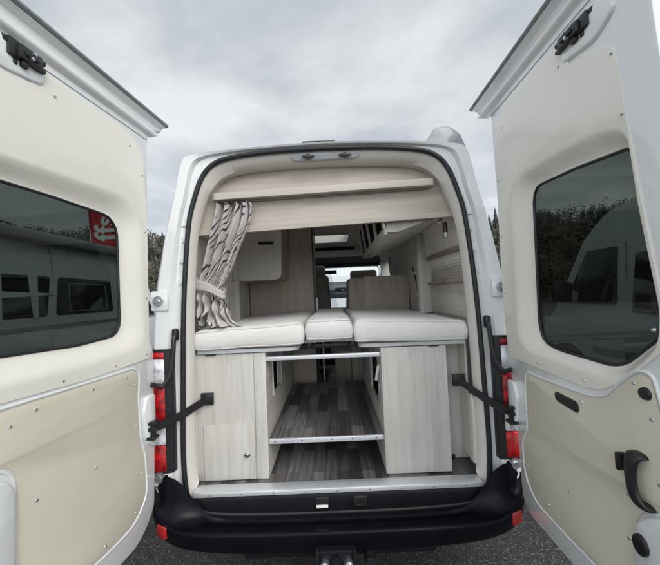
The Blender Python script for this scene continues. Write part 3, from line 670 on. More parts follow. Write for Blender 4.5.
PR = dict(label='right rear door opened square, with black pull handle on its beige lower panel', tip=-.131, free=.985, ztop=2.742, c=(.60, 1.70),
    outline=[(.128, .60, .03), (.145, .52, .05), (.22, .50, .04), (.60, .50, .04), (.93, .50, .03), (.985, .60, .04), (.99, 1.4, .2), (.975, 2.1, .1), (.955, 2.45, .1), (.95, 2.725, .005), (-.125, 2.722, .004), (-.11, 2.688, .01), (-.01, 2.66, .03), (.050, 2.60, .05), (.060, 2.1), (.052, 1.56), (.075, 1.25), (.118, 1.04)],
    win=wR, rec=rR, winF=inset(rR, .004),
    upper=rnd([(.100, 1.262, .02), (.62, 1.250), (.70, 1.262, .03), (.80, 1.33), (.915, 1.43, .03), (.93, 1.52, .02), (.885, 1.90), (.845, 2.30, .02), (.835, 2.365, .02), (.72, 2.43, .03), (.66, 2.425, .02), (.63, 2.545, .03), (.50, 2.548), (.20, 2.550, .06), (.095, 2.47, .07), (.083, 2.1), (.078, 1.6), (.088, 1.4)], .02),
    lower=rnd([(.250, 1.205, .02), (.50, 1.208), (.64, 1.215, .02), (.71, 1.235, .03), (.80, 1.325, .04), (.838, 1.352, .03), (.872, 1.352, .03), (.895, 1.25), (.93, .99, .02), (.87, .975, .03), (.82, .94, .03), (.788, .885, .03), (.775, .62, .02), (.50, .612), (.26, .615, .06), (.185, .70, .06), (.185, .85), (.235, .93, .02), (.240, 1.12)], .02),
    cover=rnd([(.786, .62, .03), (.95, .62, .03), (.95, .962, .03), (.86, .958, .04), (.802, .90, .04), (.790, .84, .03)], .03),
    latch=(.698, 2.520), strap=(.123, .967),
    screws=[(.125, 1.30), (.35, 1.28), (.62, 1.275), (.105, 1.6), (.105, 1.9), (.105, 2.2), (.17, 2.46), (.60, 2.47), (.83, 2.345), (.85, 2.14), (.895, 1.49), (.28, 1.18), (.60, 1.19), (.82, 1.32), (.87, 1.23), (.88, 1.05), (.775, .96), (.765, .82), (.68, .66), (.50, .80), (.50, .99), (.36, .66), (.21, .75), (.25, 1.02)])
DL, FL = door(-1, .951, 6.35, PL)
DR, FR = door(1, .945, -1.54, PR)
# right door fittings
b = B(); b.slab(rnd([(.455, 1.150, .02), (.455, 1.188, .02), (.585, 1.182, .02), (.585, 1.138, .02)], .02), [], lambda s, z, d: FR(s, z, d), .003, .010, .003); o = part('grab_recess', b, BLACK, DR)
b = B(); b.slab(rnd([(.47, 1.157), (.47, 1.178), (.572, 1.173), (.572, 1.150)], .01), [], lambda s, z, d: FR(s, z, d), .009, .0106, .0); part('recess_inset', b, SEAL, o)
part('round_plug', B().cyl(FR(.857, 1.300, .003), FR(.857, 1.300, .012), .020, .017, n=28), BLACK, DR)
b = B(); b.slab([(.826 + .024 * math.cos(t * math.pi / 12), .846 + .030 * math.sin(t * math.pi / 12)) for t in range(24)], [], lambda s, z, d: FR(s, z, d), .02, .032, .004); part('oval_plug', b, BLACK, DR)
hs = [(.826, 1.108, .004, .026), (.824, 1.106, .022, .026), (.820, 1.088, .030, .022), (.817, 1.045, .032, .019), (.821, 1.005, .032, .019), (.833, .975, .029, .022), (.840, .965, .018, .022), (.840, .966, .004, .022)]
hs = [(*p, w_.x) for p, w_ in zip(catmull([Vector(q_[:3]) for q_ in hs], 4), catmull([Vector((q_[3], 0, 0)) for q_ in hs], 4))]
b = B(); rings = []
for i_, (s, z, n_, w_) in enumerate(hs):
    a_ = hs[max(0, i_ - 1)]; c_ = hs[min(len(hs) - 1, i_ + 1)]; tz, tn = c_[1] - a_[1], c_[2] - a_[2]; l_ = math.hypot(tz, tn); kz, kn = -tn / l_, tz / l_
    rings.append([FR(s + w_ * math.cos(q_), z + kz * .010 * math.sin(q_), n_ + kn * .010 * math.sin(q_)) for q_ in [2 * math.pi * k / 14 for k in range(14)]])
b.loft(rings, loop=True, caps=True)
part('pull_handle', b, BLACK, DR, smooth=60)
b = B(); b.cyl(FR(.768, 1.062, .004), FR(.768, 1.062, .014), .026, .024, n=24); b.box(-.007, .007, 0, .02, -.028, .028, .005, 2, lambda p: FR(.768 + p.x, 1.062 + p.z, .012 + p.y)); part('lock_knob', b, BLACK, DR)
# check straps
for s_, a_, F_, q_ in ((-1, Vector((-.745, .085, 1.045)), FL, (.128, .972)), (1, Vector((.735, .085, 1.095)), FR, (.118, .972))):
    e_ = F_(*q_, .022); d_ = (e_ - a_); n_ = Vector((0, 0, 1)); side_v = d_.cross(n_).normalized() * .004
    b = B(); rings = []
    for t in (0, .08, .5, .82, 1.0):
        p = a_ + d_ * t + Vector((0, 0, -.012 * math.sin(math.pi * t))); h = .022 if t < .9 else .018
        rings.append([p - side_v - n_ * h, p + side_v - n_ * h, p + side_v + n_ * h, p - side_v + n_ * h])
    b.loft(rings, loop=True, caps=True)
    o = part('check_strap', b, BLACK, VAN)
    b = B(); b.box(a_.x - .036, a_.x + .036, .077, .0985, a_.z - .034, a_.z + .034, .003); part('strap_housing', b, BLACK, o)
    b = B(); b.cyl(e_ + Vector((0, 0, -.04)), e_ + Vector((0, 0, .035)), .014, n=14)
    for dz in (-.045, .0, .03): b.box(e_.x - .022, e_.x + .022, e_.y - .028, e_.y + .02, e_.z + dz - .006, e_.z + dz + .010, .003)
    part('strap_hinge', b, BLACK, o)
    part('strap_pin', B().cyl(e_ + Vector((0, 0, .035)), e_ + Vector((0, 0, .044)), .008, n=10), ZINC, o)
# cable conduits from pillar to door
for s_, F_ in ((-1, FL), (1, FR)):
    z0 = 1.44
    P_ = catmull([Vector((s_ * .872, -.012, z0)), Vector((s_ * .872, -.035, z0 - .02)), Vector((s_ * .873, -.045, z0 - .10)), Vector((s_ * .882, -.055, z0 - .20)), Vector((s_ * .912, -.075, z0 - .262)), F_(.085, z0 - .262, .03), F_(.115, z0 - .245, .004)], 6)
    o = part('cable_conduit', B().tube(P_, .012, n=12), BLACK, VAN, smooth=60)
    part('conduit_grommet', B().box(s_ * .855, s_ * .888, -.036, -.002, z0 - .035, z0 + .035, .012), BLACK, o)
# white side access covers inside the jamb (right)
b = B(); b.slab(rnd([(.035, .62, .02), (.115, .62, .02), (.115, 1.0, .03), (.05, 1.02, .03), (.035, .95, .02)], .02), [], lambda y, z, d: Vector((.803 - d + .0, y + .02, z)), -.004, .012, .004)
part('jamb_cover', b, TRIM, VAN, smooth=50)
# cab: dark headliner, overhead panel, dashboard
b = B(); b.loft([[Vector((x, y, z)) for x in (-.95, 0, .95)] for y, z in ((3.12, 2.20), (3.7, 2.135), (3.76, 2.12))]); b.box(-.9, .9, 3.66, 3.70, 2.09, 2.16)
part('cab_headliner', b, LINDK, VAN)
b = B(); b.box(-.85, .85, 3.06, 3.10, 2.20, 2.30, .01); b.box(-.85, .85, 3.06, 3.10, 2.352, 2.38); b.box(.40, .85, 3.06, 3.1, 2.30, 2.352); part('overhead_panel', b, TRIM, VAN)
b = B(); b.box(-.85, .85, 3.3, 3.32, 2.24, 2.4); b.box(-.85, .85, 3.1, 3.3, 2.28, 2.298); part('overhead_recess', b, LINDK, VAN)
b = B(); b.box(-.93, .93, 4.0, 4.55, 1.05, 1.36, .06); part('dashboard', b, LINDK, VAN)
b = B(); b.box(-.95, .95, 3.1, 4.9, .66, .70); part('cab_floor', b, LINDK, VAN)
part('rear_mirror', B().box(-.1, .12, 3.78, 3.80, 1.98, 2.05, .01), BLACK, VAN)
for s_ in (-1, 1):
    part('door_mirror', B().box(s_ * 1.05, s_ * 1.27, 3.98, 4.08, 1.42, 1.72, .03), BLACK, VAN)

# ============================================================ FURNITURE
# header board with ledge
inr = [p for p in ring([(x * 1.035, z + .004) for x, z in H_IN], 0) if p.z > 2.09]
inr = sorted(inr, key=lambda p: p.x)
HB = thing('overhead_shelf', 'pale wood header board with a narrow ledge across the top of the opening', 'shelf', (0, .12, 2.03))
pol = [(-.79, 2.018)] + [(p.x, p.z) for p in inr] + [(.775, 2.070)]
b = B(); b.slab(pol, [], lambda x, z, d: Vector((x, .134 - d, z)), 0, .025, .002); part('header_board', b, WOODH, HB)
b = B(); b.loft([[Vector((x, y, z + (x + .75) / 1.5 * .05)) for y, z in ((.105, 2.018), (.105, 2.048), (.1195, 2.052), (.1195, 2.018))] for x in (-.79, 0, .775)], loop=True, caps=True); part('bottom_lip', b, WOODH, HB)
b = B(); led = rnd([(-.672, .118, .001), (-.672, .045, .05), (.648, .045, .05), (.648, .118, .001)], .05, 8)
b.slab(led, [], lambda x, y, d: Vector((x, y, 2.212 + d + (x + .67) / 1.32 * .036)), 0, .042, .006); part('ledge', b, WOODH, HB, smooth=50)
b = B(); b.box(-.64, .60, .090, .103, 2.203, 2.211, T=lambda p: Vector((p.x, p.y, p.z + (p.x + .67) / 1.32 * .036))); part('curtain_rail', b, mat('brown rail strip', (.26, .23, .20), .6), HB)

# curtain
CT = thing('curtain', 'grey curtain with black wavy lines, tied back at the left of the opening', 'curtain', (-.66, .1, 1.47))
LV = [(2.195, -.665, -.448, .085, 1.0), (2.17, -.668, -.440, .09, 1.0), (2.06, -.700, -.465, .10, 1.1), (1.94, -.735, -.528, .11, 1.1), (1.82, -.765, -.578, .115, 1.0), (1.74, -.785, -.622, .115, .75), (1.70, -.788, -.645, .11, .6), (1.665, -.798, -.640, .11, .65), (1.62, -.803, -.622, .115, .95), (1.57, -.806, -.615, .12, 1.15), (1.52, -.807, -.600, .125, 1.2), (1.488, -.807, -.575, .13, 1.3), (1.462, -.807, -.520, .13, 1.5)]
lv = catmull([Vector((a, b_, c)) for a, b_, c, d, e_ in LV], 8); lv2 = catmull([Vector((d, e_, 0)) for a, b_, c, d, e_ in LV], 8)
U = 150; b = B(); uvl = b.bm.loops.layers.uv.new('UVMap'); grid = []
for i, (p, q) in enumerate(zip(lv, lv2)):
    row = []
    for j in range(U + 1):
        u = j / U; ph = 2 * math.pi * 4.8 * (u + .05 * math.sin(5 * u + 1.0)) + .35 * math.sin(p.x * 9)
        fold = math.sin(ph) * .028 * q.y + math.sin(ph * 2.1 + 1.3) * .007
        wz = noise.noise(Vector((u * 5, p.x * 7, 2.2))) * .014
        if p.x < 1.67: wz += min(1, (1.67 - p.x) / .04) * (.014 * math.sin(p.x * 62 + 5 * math.sin(u * 7)) + noise.noise(Vector((u * 9, p.x * 16, 5))) * .03)
        x = p.y + (p.z - p.y) * (u + .022 * math.cos(ph)) ; y = q.x + fold + wz
        row.append(b.bm.verts.new(Vector((x, y, p.x + noise.noise(Vector((u * 6, p.x * 5, 9))) * (.012 if p.x < 1.65 else .003)))))
    grid.append(row)
for i in range(len(grid) - 1):
    for j in range(U):
        f_ = b.bm.faces.new((grid[i][j], grid[i][j + 1], grid[i + 1][j + 1], grid[i + 1][j]))
        for l, (ii, jj) in zip(f_.loops, ((i, j), (i, j + 1), (i + 1, j + 1), (i + 1, j))): l[uvl].uv = (jj / U * 1.6, lv[ii].x * 1.35)
o = part('curtain_cloth', b, CURT, CT, smooth=80)
md = o.modifiers.new('thick', 'SOLIDIFY'); md.thickness = .0025
# tie back band
b = B(); rings = []
for k in range(40):
    t = 2 * math.pi * k / 40; cx, cy = -.716, .105
    x = cx + .090 * math.cos(t); y = cy + .052 * math.sin(t); zc = 1.695 - .040 * math.cos(t) + .008 * math.sin(3 * t)
    rings.append([Vector((x, y, zc - .030 - .006 * math.sin(t * 2))), Vector((x + .003 * math.cos(t), y + .003 * math.sin(t), zc - .015)), Vector((x - .002 * math.cos(t), y - .002 * math.sin(t), zc + .008)), Vector((x + .004 * math.cos(t), y + .004 * math.sin(t), zc + .026))])
b.loft(rings, wrap=True); o = part('tie_band', b, CLOTH, CT, smooth=80); md = o.modifiers.new('thick', 'SOLIDIFY'); md.thickness = .003
for k in range(11):
    x = -.655 + k * .020; part('curtain_hook', B().box(x - .003, x + .003, .08, .088, 2.178, 2.206 + (x + .67) / 1.32 * .036, .001), BLACK if k % 3 else WHTX, CT)

# cushions
def cushion(x0, x1, y0, y1, z0, z1, tl, tr, label):
    """rounded foam slab; tl and tr lift its left and right ends"""
    th = thing('bed_cushion', label, 'cushion', ((x0 + x1) / 2, y0, z0))
    b = B(); nx, ny = 26, 26; r = .034
    def surf(fx, fy, top):
        x = x0 + (x1 - x0) * fx; y = y0 + (y1 - y0) * fy
        return x, y
    secs_ = []
    outline = rnd([(x0, y0), (x1, y0), (x1, y1), (x0, y1)], .04, 6)
    dense = []
    for i in range(len(outline)):
        A = Vector(outline[i]); C = Vector(outline[(i + 1) % len(outline)]); k = max(1, int((C - A).length / .05))
        for t in range(k): dense.append(A.lerp(C, t / k))
    cc = Vector(((x0 + x1) / 2, (y0 + y1) / 2))
    def ins(d): return inset([tuple(p) for p in dense], d)
    H = z1 - z0
    prof_ = [(.034, 0), (.016, .004), (.004, .014), (0, .032), (-.004, H * .5), (.001, H - .040), (.007, H - .022), (.018, H - .008), (.034, H - .001), (.06, H + .003)]
    def lift(x, y): 
        t = (x - x0) / (x1 - x0); return tl * (1 - t) + tr * t
    def pt(p, h): 
        dn = noise.noise(Vector((p[0] * 7 + x0 * 3, p[1] * 6, h * 9))) * .007
        return Vector((p[0] + dn * .6, p[1] + dn, z0 + h + lift(p[0], p[1]) * (.4 + .6 * h / H) + dn * .5))
    rg = [[pt(p, h) for p in ins(d)] for d, h in prof_]
    b.loft(rg, loop=True)
    V = [v for v in b.bm.verts]; n_ = len(dense)
    last = ins(.06); b.bm.faces.new([v for v in b.bm.verts][-n_:])
    first = [v for v in b.bm.verts][:n_]; b.bm.faces.new(first[::-1])
    bmesh.ops.triangulate(b.bm, faces=[f for f in b.bm.faces if len(f.verts) > 8])
    part('cushion_cover', b, MATT, th, smooth=60)
    for h in (.012, H - .012):
        part('piping', B().tube([pt(p, h) + Vector((0, 0, 0)) for p in ins(.0045 if h < .02 else .0115)], .0024, n=6, closed=True), MATT, th, smooth=80)
cushion(-.815, -.160, .055, 1.42, 1.332, 1.462, -.018, .016, 'large white bed cushion on the left, under the tied curtain')
cushion(-.155, .128, .055, 1.42, 1.360, 1.486, 0, 0, 'small white bed cushion in the middle, between the two large ones')
cushion(.134, .803, .055, 1.42, 1.332, 1.462, .020, -.018, 'large white bed cushion on the right, beside the right pillar')

# bed base
BD = thing('bed_platform', 'bed base of grey boards with aluminium rail under the three cushions', 'bed', (0, .1, 1.25))
b = B(); b.box(-.398, .2855, .105, .13, 1.247, 1.272, .003); part('front_rail', b, ALU, BD)
b = B(); b.slab(rnd([(-.80, .085, .01), (-.20, .085, .06), (-.17, 1.40, .01), (-.80, 1.40, .01)], .02), [], lambda x, y, d: Vector((x, y, 1.306 + d)), 0, .022, .006); part('bed_board', b, GREYBOARD, BD)
b = B(); b.slab(rnd([(.16, .10, .05), (.79, .085, .01), (.79, 1.40, .01), (.17, 1.40, .01)], .02), [], lambda x, y, d: Vector((x, y, 1.306 + d)), 0, .022, .006); part('bed_board', b, GREYBOARD, BD)
b = B(); b.box(-.17, .16, .14, 1.4, 1.342, 1.356); part('bed_board', b, GREYBOARD, BD)
for x in (-.72, .60): part('board_bracket', B().box(x - .03, x + .03, .085, .11, 1.296, 1.306, .002), BLACK, BD)
for x in (-.14, .13): part('bed_slide', B().box(x - .012, x + .012, .16, 1.38, 1.300, 1.342, .002), BLACK, BD)
part('bed_slide', B().box(-.39, .28, .30, .33, 1.276, 1.305, .002), BLACK, BD)

# left base cabinet
LC = thing('base_cabinet', 'pale wood cabinet with a low hatch door, under the left cushion', 'cabinet', (-.6, .1, .565))
b = B(); b.box(-.812, -.470, .10, .118, .567, 1.30, .0015); part('front_panel', b, WOODV, LC)
b = B(); b.box(-.468, -.398, .096, .118, .567, 1.30, .0015); part('corner_post', b, WOODV, LC)
hole = rnd([(.30, .98), (.62, .98), (.62, 1.22), (.30, 1.22)], .02)
b = B(); b.slab([(.119, .567), (1.42, .567), (1.42, 1.30), (.119, 1.30)], [hole], lambda y, z, d: Vector((-.414 + d, y, z)), 0, .016); sp_ = part('side_panel', b, WOODY, LC)
b = B(); b.tube([Vector((-.396, y, z)) for y, z in hole], .006, n=6, closed=True); part('opening_rim', b, TRIM, sp_)
b = B(); b.box(-.772, -.474, .088, .0995, .572, .893, .002); dr = part('hatch_door', b, WOODV, LC)
b = B(); b.box(-.016, .016, -.004, .003, -.016, .016, .002)
for v in b.bm.verts:
    q_ = Vector(v.co); q_.rotate(Matrix.Rotation(R(45), 3, 'Y')); v.co = q_ + Vector((-.520, .086, .712))
part('door_knob', b.cyl((-.520, .083, .712), (-.520, .070, .712), .007, .009, n=14), CHROME, dr)
part('back_rod', B().cyl((-.388, .42, 1.02), (-.388, .42, 1.26), .005, n=8), ZINC, LC)
# right base cabinet
RC = thing('base_cabinet', 'pale wood cabinet panel under the right cushion, with no door', 'cabinet', (.48, .1, .565))
b = B(); b.box(.287, .671, .09, .108, .570, 1.300, .0015); part('front_panel', b, WOODV, RC)
hole = rnd([(.30, .90), (.70, .90), (.70, 1.20), (.30, 1.20)], .02)
b = B(); b.slab([(.109, .567), (1.42, .567), (1.42, 1.30), (.109, 1.30)], [hole], lambda y, z, d: Vector((.290 + d, y, z)), 0, .016); sp_ = part('side_panel', b, WOODY, RC)
b = B(); b.slab([(.109, .567), (1.42, .567), (1.42, 1.30), (.109, 1.30)], [], lambda y, z, d: Vector((.655 + d, y, z)), 0, .014); part('side_panel', b, WOODY, RC)
part('hinge', B().box(.283, .289, .2, .215, .95, 1.06, .002), ZINC, RC)
b = B(); b.cyl((.282, .17, 1.18), (.270, .22, 1.08), .010, n=12); part('pull_rod', b, WHTX, RC)
b = B(); b.box(.64, .664, .100, .112, .564, .571); b.box(.30, .33, .100, .112, .564, .571); part('foot', b, BLACK, RC)
# wall panel behind the right cabinet with the strap box
WP = thing('wall_panel', 'narrow pale wood wall panel between the right cabinet and the pillar', 'panel', (.74, .25, .565))
part('panel_board', B().box(.672, .868, .245, .26, .566, 1.32, .001), WOODV, WP)
part('panel_bracket', B().box(.700, .745, .232, .246, .566, .590, .004), BLACK, WP)
part('panel_return', B().box(.800, .812, .14, .2445, .62, 1.30), TRIM, WP)
# strap housing mount panels reach the trim
part('side_infill', B().box(-.835, -.8125, .10, .13, .567, 1.33), TRIM, LC)

# loading platform
PF = thing('loading_platform', 'grey plank shelf with aluminium edge, between the two cabinets under the bed', 'shelf', (-.05, .12, .77))
part('deck', B().box(-.396, .288, .128, 1.30, .762, .780), FLOOR, PF)
part('edge_strip', B().box(-.396, .2885, .112, .1275, .757, .785, .003), ALU, PF)
for x in (-.36, -.20, -.02, .10, .24): part('screw', B().cyl((x, .1125, .771), (x, .110, .771), .004, n=8), SEAL, PF)
# things deeper under the bed
BX1 = thing('bench_box', 'light brown bench side seen through the tunnel under the bed', 'bench', (.15, 1.9, .565))
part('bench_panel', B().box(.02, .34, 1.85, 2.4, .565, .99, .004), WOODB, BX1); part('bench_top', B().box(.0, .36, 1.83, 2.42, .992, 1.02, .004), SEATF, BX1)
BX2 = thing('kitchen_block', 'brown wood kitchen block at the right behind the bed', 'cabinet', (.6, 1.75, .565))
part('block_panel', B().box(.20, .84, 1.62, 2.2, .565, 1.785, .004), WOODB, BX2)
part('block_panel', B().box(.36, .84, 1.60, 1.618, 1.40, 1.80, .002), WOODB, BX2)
part('table_leg', B().cyl((-.10, 1.55, .565), (-.10, 1.55, 1.15), .012, n=10), ZINC, BX1)

# wardrobe partition at the left, wall cupboard
WD = thing('wardrobe', 'tall brown grey wood wardrobe wall behind the left cushion', 'wardrobe', (-.5, 1.45, .565))
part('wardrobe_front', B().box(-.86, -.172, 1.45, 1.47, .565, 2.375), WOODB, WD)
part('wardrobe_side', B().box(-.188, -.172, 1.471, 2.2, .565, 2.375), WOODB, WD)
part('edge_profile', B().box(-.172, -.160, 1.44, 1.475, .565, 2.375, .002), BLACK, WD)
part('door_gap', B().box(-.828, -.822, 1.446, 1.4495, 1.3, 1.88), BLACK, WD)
part('white_stud', B().cyl((-.14, 1.44, 1.44), (-.14, 1.44, 1.60), .010, n=10), WHTX, WD)
CB = thing('wall_cupboard', 'pale wood overhead cupboard with rounded lower corner, left above the bed', 'cupboard', (-.6, .95, 1.78))
b = B(); cp = rnd([(-.83, 1.775, .005), (-.415, 1.775, .06), (-.392, 2.36, .005), (-.80, 2.36, .005)], .02, 6)
b.slab(cp, [], lambda x, z, d: Vector((x, .92 - d, z)), -.016, 0, .0); part('end_panel', b, WOODV, CB)
b = B(); cp2 = inset(cp, .006)
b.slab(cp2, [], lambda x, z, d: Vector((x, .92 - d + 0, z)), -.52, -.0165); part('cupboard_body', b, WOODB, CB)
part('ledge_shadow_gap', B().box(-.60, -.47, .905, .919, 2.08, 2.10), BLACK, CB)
# left wall: window with frame, post
LW = thing('side_window_frame', 'dark side window behind the tied curtain', 'window', (-.84, .5, 1.5))
part('window_pane', B().box(-.846, -.842, .18, .78, 1.56, 1.95, .003), DARKGL, LW)
b = B(); b.slab(rnd([(.14, 1.52), (.82, 1.52), (.82, 1.99), (.14, 1.99)], .04), [rnd([(.19, 1.565), (.77, 1.565), (.77, 1.945), (.19, 1.945)], .03)], lambda y, z, d: Vector((-.844 + d, y, z)), 0, .016, .004); part('window_frame', b, TRIM, LW)
part('blind_cassette', B().box(-.835, -.800, .14, .86, 1.985, 2.03, .006), WOODY, LW)
PO = part('wood_post', B().box(-.862, -.775, .90, .92 + .03, 1.33, 1.774, .003), WOODV, None, org=(-.8, .9, 1.33)); tag(PO, 'pale wood post behind the curtain, left of the wardrobe wall', 'post')

# right overhead locker (open front)
LK = thing('overhead_locker', 'overhead locker with dark open compartments along the right wall', 'locker', (.6, .2, 2.0))
b = B(); b.loft([[Vector((x, y, z)) for y in (.16, 1.55)] for x, z in ((.835, 2.125), (.44, 1.995), (.40, 1.988), (.372, 2.0))]); part('bottom_board', b, WOODY, LK)
for y in (.16, .50, .85, 1.20, 1.54): 
    b = B(); b.slab([(.374, 2.0), (.44, 1.998), (.81, 2.12), (.72, 2.30), (.34, 2.365), (.33, 2.365)], [], lambda x, z, d: Vector((x, y + d, z)), 0, .014); part('divider', b, WOODV if y < .2 else LINDK, LK)  # inner dividers coloured dark, painting the shade inside the open compartments
    part('face_bar', B().box(.348, .362, y - .02, y + .03, 2.02, 2.30, .002, T=lambda p: Vector((p.x - (p.z - 2.02) * .13, p.y, p.z))), WOODY, LK)
part('front_edge', B().box(.356, .373, .16, 1.556, 1.986, 2.035, .003), WOODY, LK)
part('front_edge', B().box(.320, .335, .16, 1.556, 2.27, 2.37, .003), WOODY, LK)
part('back_board', B().loft([[Vector((x, y, z)) for y in (.17, 1.54)] for x, z in ((.62, 2.07), (.60, 2.34))]), LINDK, LK)  # dark colour stands in for the shaded depth of the compartments
b = B(); b.tube([(.822, .16, 2.112), (.822, 1.55, 2.112)], .005, n=6); part('black_profile', b, BLACK, LK)
# reading lamp
RL = thing('reading_lamp', 'small chrome and black reading spot under the right end of the header board', 'lamp', (.742, .22, 2.03))
part('lamp_base', B().cyl((.715, .20, 2.082), (.715, .20, 2.050), .018, n=20), CHROME, RL)
part('lamp_arm', B().tube([(.715, .20, 2.05), (.725, .195, 2.045), (.742, .19, 2.045)], .005, n=8), CHROME, RL)
part('lamp_head', B().cyl((.744, .19, 2.05), (.744, .188, 1.985), .013, .015, n=20), BLACK, RL)
part('lamp_tip', B().cyl((.744, .188, 1.985), (.744, .187, 1.955), .016, .012, n=20), CHROME, RL)
# right wall: framed blind, post, LED strip
RB = thing('window_blind', 'beige pleated blind in a wooden frame on the right wall above the bed', 'blind', (.82, .4, 1.66))
part('top_rail', B().box(.796, .826, .10, .80, 1.868, 1.90, .004), mat('brown rail', (.22, .18, .14), .5, var=.1), RB)
part('bottom_rail', B().box(.80, .836, .10, .80, 1.672, 1.692, .004), mat('light brown rail', (.30, .26, .21), .5, var=.1), RB)
b = B(); b.loft([[Vector((.832 + (.004 if k % 2 else 0), y, 1.692 + k * .0088)) for y in (.10, .80)] for k in range(21)]); part('pleated_cloth', b, mat('blind cloth', (.40, .37, .33), .9, var=.06), RB, smooth=10)
part('blind_knob', B().cyl((.81, .42, 1.682), (.796, .42, 1.682), .006, n=10), BLACK, RB)
WS = part('wall_skirting', B().box(.838, .852, .10, .84, 1.45, 1.67, .002), WOODY, None, org=(.84, .4, 1.45)); tag(WS, 'plain pale wood board under the window blind on the right wall', 'panel')
PO2 = part('wood_post', B().box(.745, .85, .85, .93, 1.44, 2.10, .004), WOODV, None, org=(.8, .9, 1.44)); tag(PO2, 'pale wood post on the right wall, beside the window blind', 'post')
LS = thing('wall_socket_strip', 'thin black strip with two small white sockets on the right wall past the post', 'socket strip', (.83, 1.4, 1.5))
b = B(); b.tube([(.812, 1.30, 1.86), (.818, 1.20, 1.70), (.822, 1.16, 1.50)], .006, n=6); part('black_strip', b, BLACK, LS)
for y, z in ((1.30, 1.80), (1.25, 1.60)): part('socket', B().cyl((.83, y - .06, z), (.806, y - .06, z), .012, n=12), WHTX, LS)
# ceiling spot lights
for i, (x, y, lab) in enumerate(((.30, 2.05, 'small round ceiling spot seen past the open locker'), (-.02, 1.5, 'small round ceiling spot just above the header board edge'))):
    o = thing('ceiling_spot', lab, 'lamp', (x, y, 2.372)); part('spot_ring', B().cyl((x, y, 2.375), (x, y, 2.362), .03, n=20), CHROME, o); part('spot_lens', B().cyl((x, y, 2.362), (x, y, 2.358), .02, n=16), WHTX, o)

# seats
def seat(x, y, w_, ztop, label, film=False):
    t = thing('cab_seat', label, 'seat', (x, y, .7))
    def bb(x0, x1, y0, y1, z0, z1, r_): return B().box(x0, x1, y0, y1, z0, z1, r_, 4)
    b = bb(x - w_, x + w_, y - .06, y + .07, 1.15, ztop - .13, .055)
    for v in b.bm.verts:
        k = (v.co.z - 1.15) / .8; v.co.x = x + (v.co.x - x) * (1 - .16 * k); v.co.y -= .08 * k - .05
    part('backrest', b, SEATF, t, smooth=60)
    part('seat_cushion', bb(x - w_, x + w_, y, y + .5, 1.05, 1.2, .05), SEATF, t, smooth=60)
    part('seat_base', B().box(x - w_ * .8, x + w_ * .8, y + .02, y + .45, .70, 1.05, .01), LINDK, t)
    b = bb(x - w_ * .68, x + w_ * .68, y - .085, y + .005, ztop - .16, ztop, .04); part('headrest', b, SEATF, t, smooth=60)
    return t
seat(-.22, 2.55, .235, 2.02, 'brown left cab seat with clear plastic film on its edge')
seat(.46, 2.6, .27, 1.94, 'dark grey brown right cab seat in front of the windscreen')
b = B(); rings = []
for i in range(20):
    z = 1.38 + i * .028
    rings.append([Vector((.02 + .10 * k / 7 + (.09 - .0045 * i) + .012 * noise.noise(Vector((k, i * .8, 3))) - .11, 2.33 + .03 * noise.noise(Vector((k * 1.7, i * .9, 1))), z)) for k in range(8)])
b.loft(rings); fl = part('plastic_film', b, FILM, None, org=(.0, 2.33, 1.38), smooth=10); tag(fl, 'crumpled clear plastic film hanging beside the left cab seat', 'plastic film')
md = fl.modifiers.new('thick', 'SOLIDIFY'); md.thickness = .001

# ============================================================ NEIGHBOURS
def vehicle(name, label, cat, X, out, y0, prof_, H, width, wins, extra=None):
    """X: the side that faces us; out: -1 when the body lies to the left of X; prof_: side outline in (y, z)"""
    V = thing(name, label, cat, (X + out * width / 2, y0, 0))
    def xx(z, d): return X + out * (d + (0 if z < 1.3 else (z - 1.3) * .09))
    pr = rnd(prof_, .08)
    b = B()
    def rg(d, ins_):
        return [Vector((X + out * (d + (0 if p[1] < 1.3 else (p[1] - 1.3) * .09) * (1 if d < width / 2 else -1)), p[0], p[1])) for p in inset(pr, ins_)]
    rr_ = [rg(.05, .06), rg(.012, .03), rg(0, 0), rg(.0, 0)]
    b.loft([rg(.0, .05), rg(.005, .02), rg(.04, 0), rg(width - .04, 0), rg(width - .005, .02), rg(width, .05)], loop=True)
    b.sheet(inset(pr, .05), [], lambda y, z: Vector((xx(z, 0), y, z))); b.sheet(inset(pr, .05), [], lambda y, z: Vector((X + out * (width - (0 if z < 1.3 else (z - 1.3) * .09)), y, z)))
    part('body', b, DIRTYWHITE, V, smooth=40)
    for nm, poly, m_ in wins:
        b = B(); b.slab(rnd(poly, .04), [], lambda y, z, d: Vector((xx(z, -d), y, z)), -.004, .006, .002); part(nm, b, m_, V)
    return V, xx
# left neighbour with an awning
pf = [(-1.9, .35), (4.05, .35), (4.22, .6), (4.1, 1.02), (3.62, 1.25), (3.40, 1.50), (2.95, 2.24), (2.6, 2.37), (-1.85, 2.39), (-1.95, 1.4)]
NL, xl = vehicle('parked_camper', 'white camper van with a roof awning parked alongside on the left', 'van', -2.8, -1, -1.9, pf, 2.5, 2.0,
    [('window_band', [(-1.2, 1.53), (1.35, 1.53), (1.42, 1.93), (-1.2, 1.93)], DARKGL),
     ('window_band', [(1.45, 1.53), (2.3, 1.53), (2.3, 1.92), (1.52, 1.93)], DARKGL),
     ('door_window', [(2.5, 1.42), (3.25, 1.42), (2.95, 1.95), (2.5, 1.98)], DARKGL),
     ('waist_moulding', [(-1.8, 1.40), (3.3, 1.40), (3.3, 1.44), (-1.8, 1.44)], STRP),
     ('rubbing_strip', [(-1.8, .78), (3.9, .78), (3.9, .9), (-1.8, .9)], STRP)])
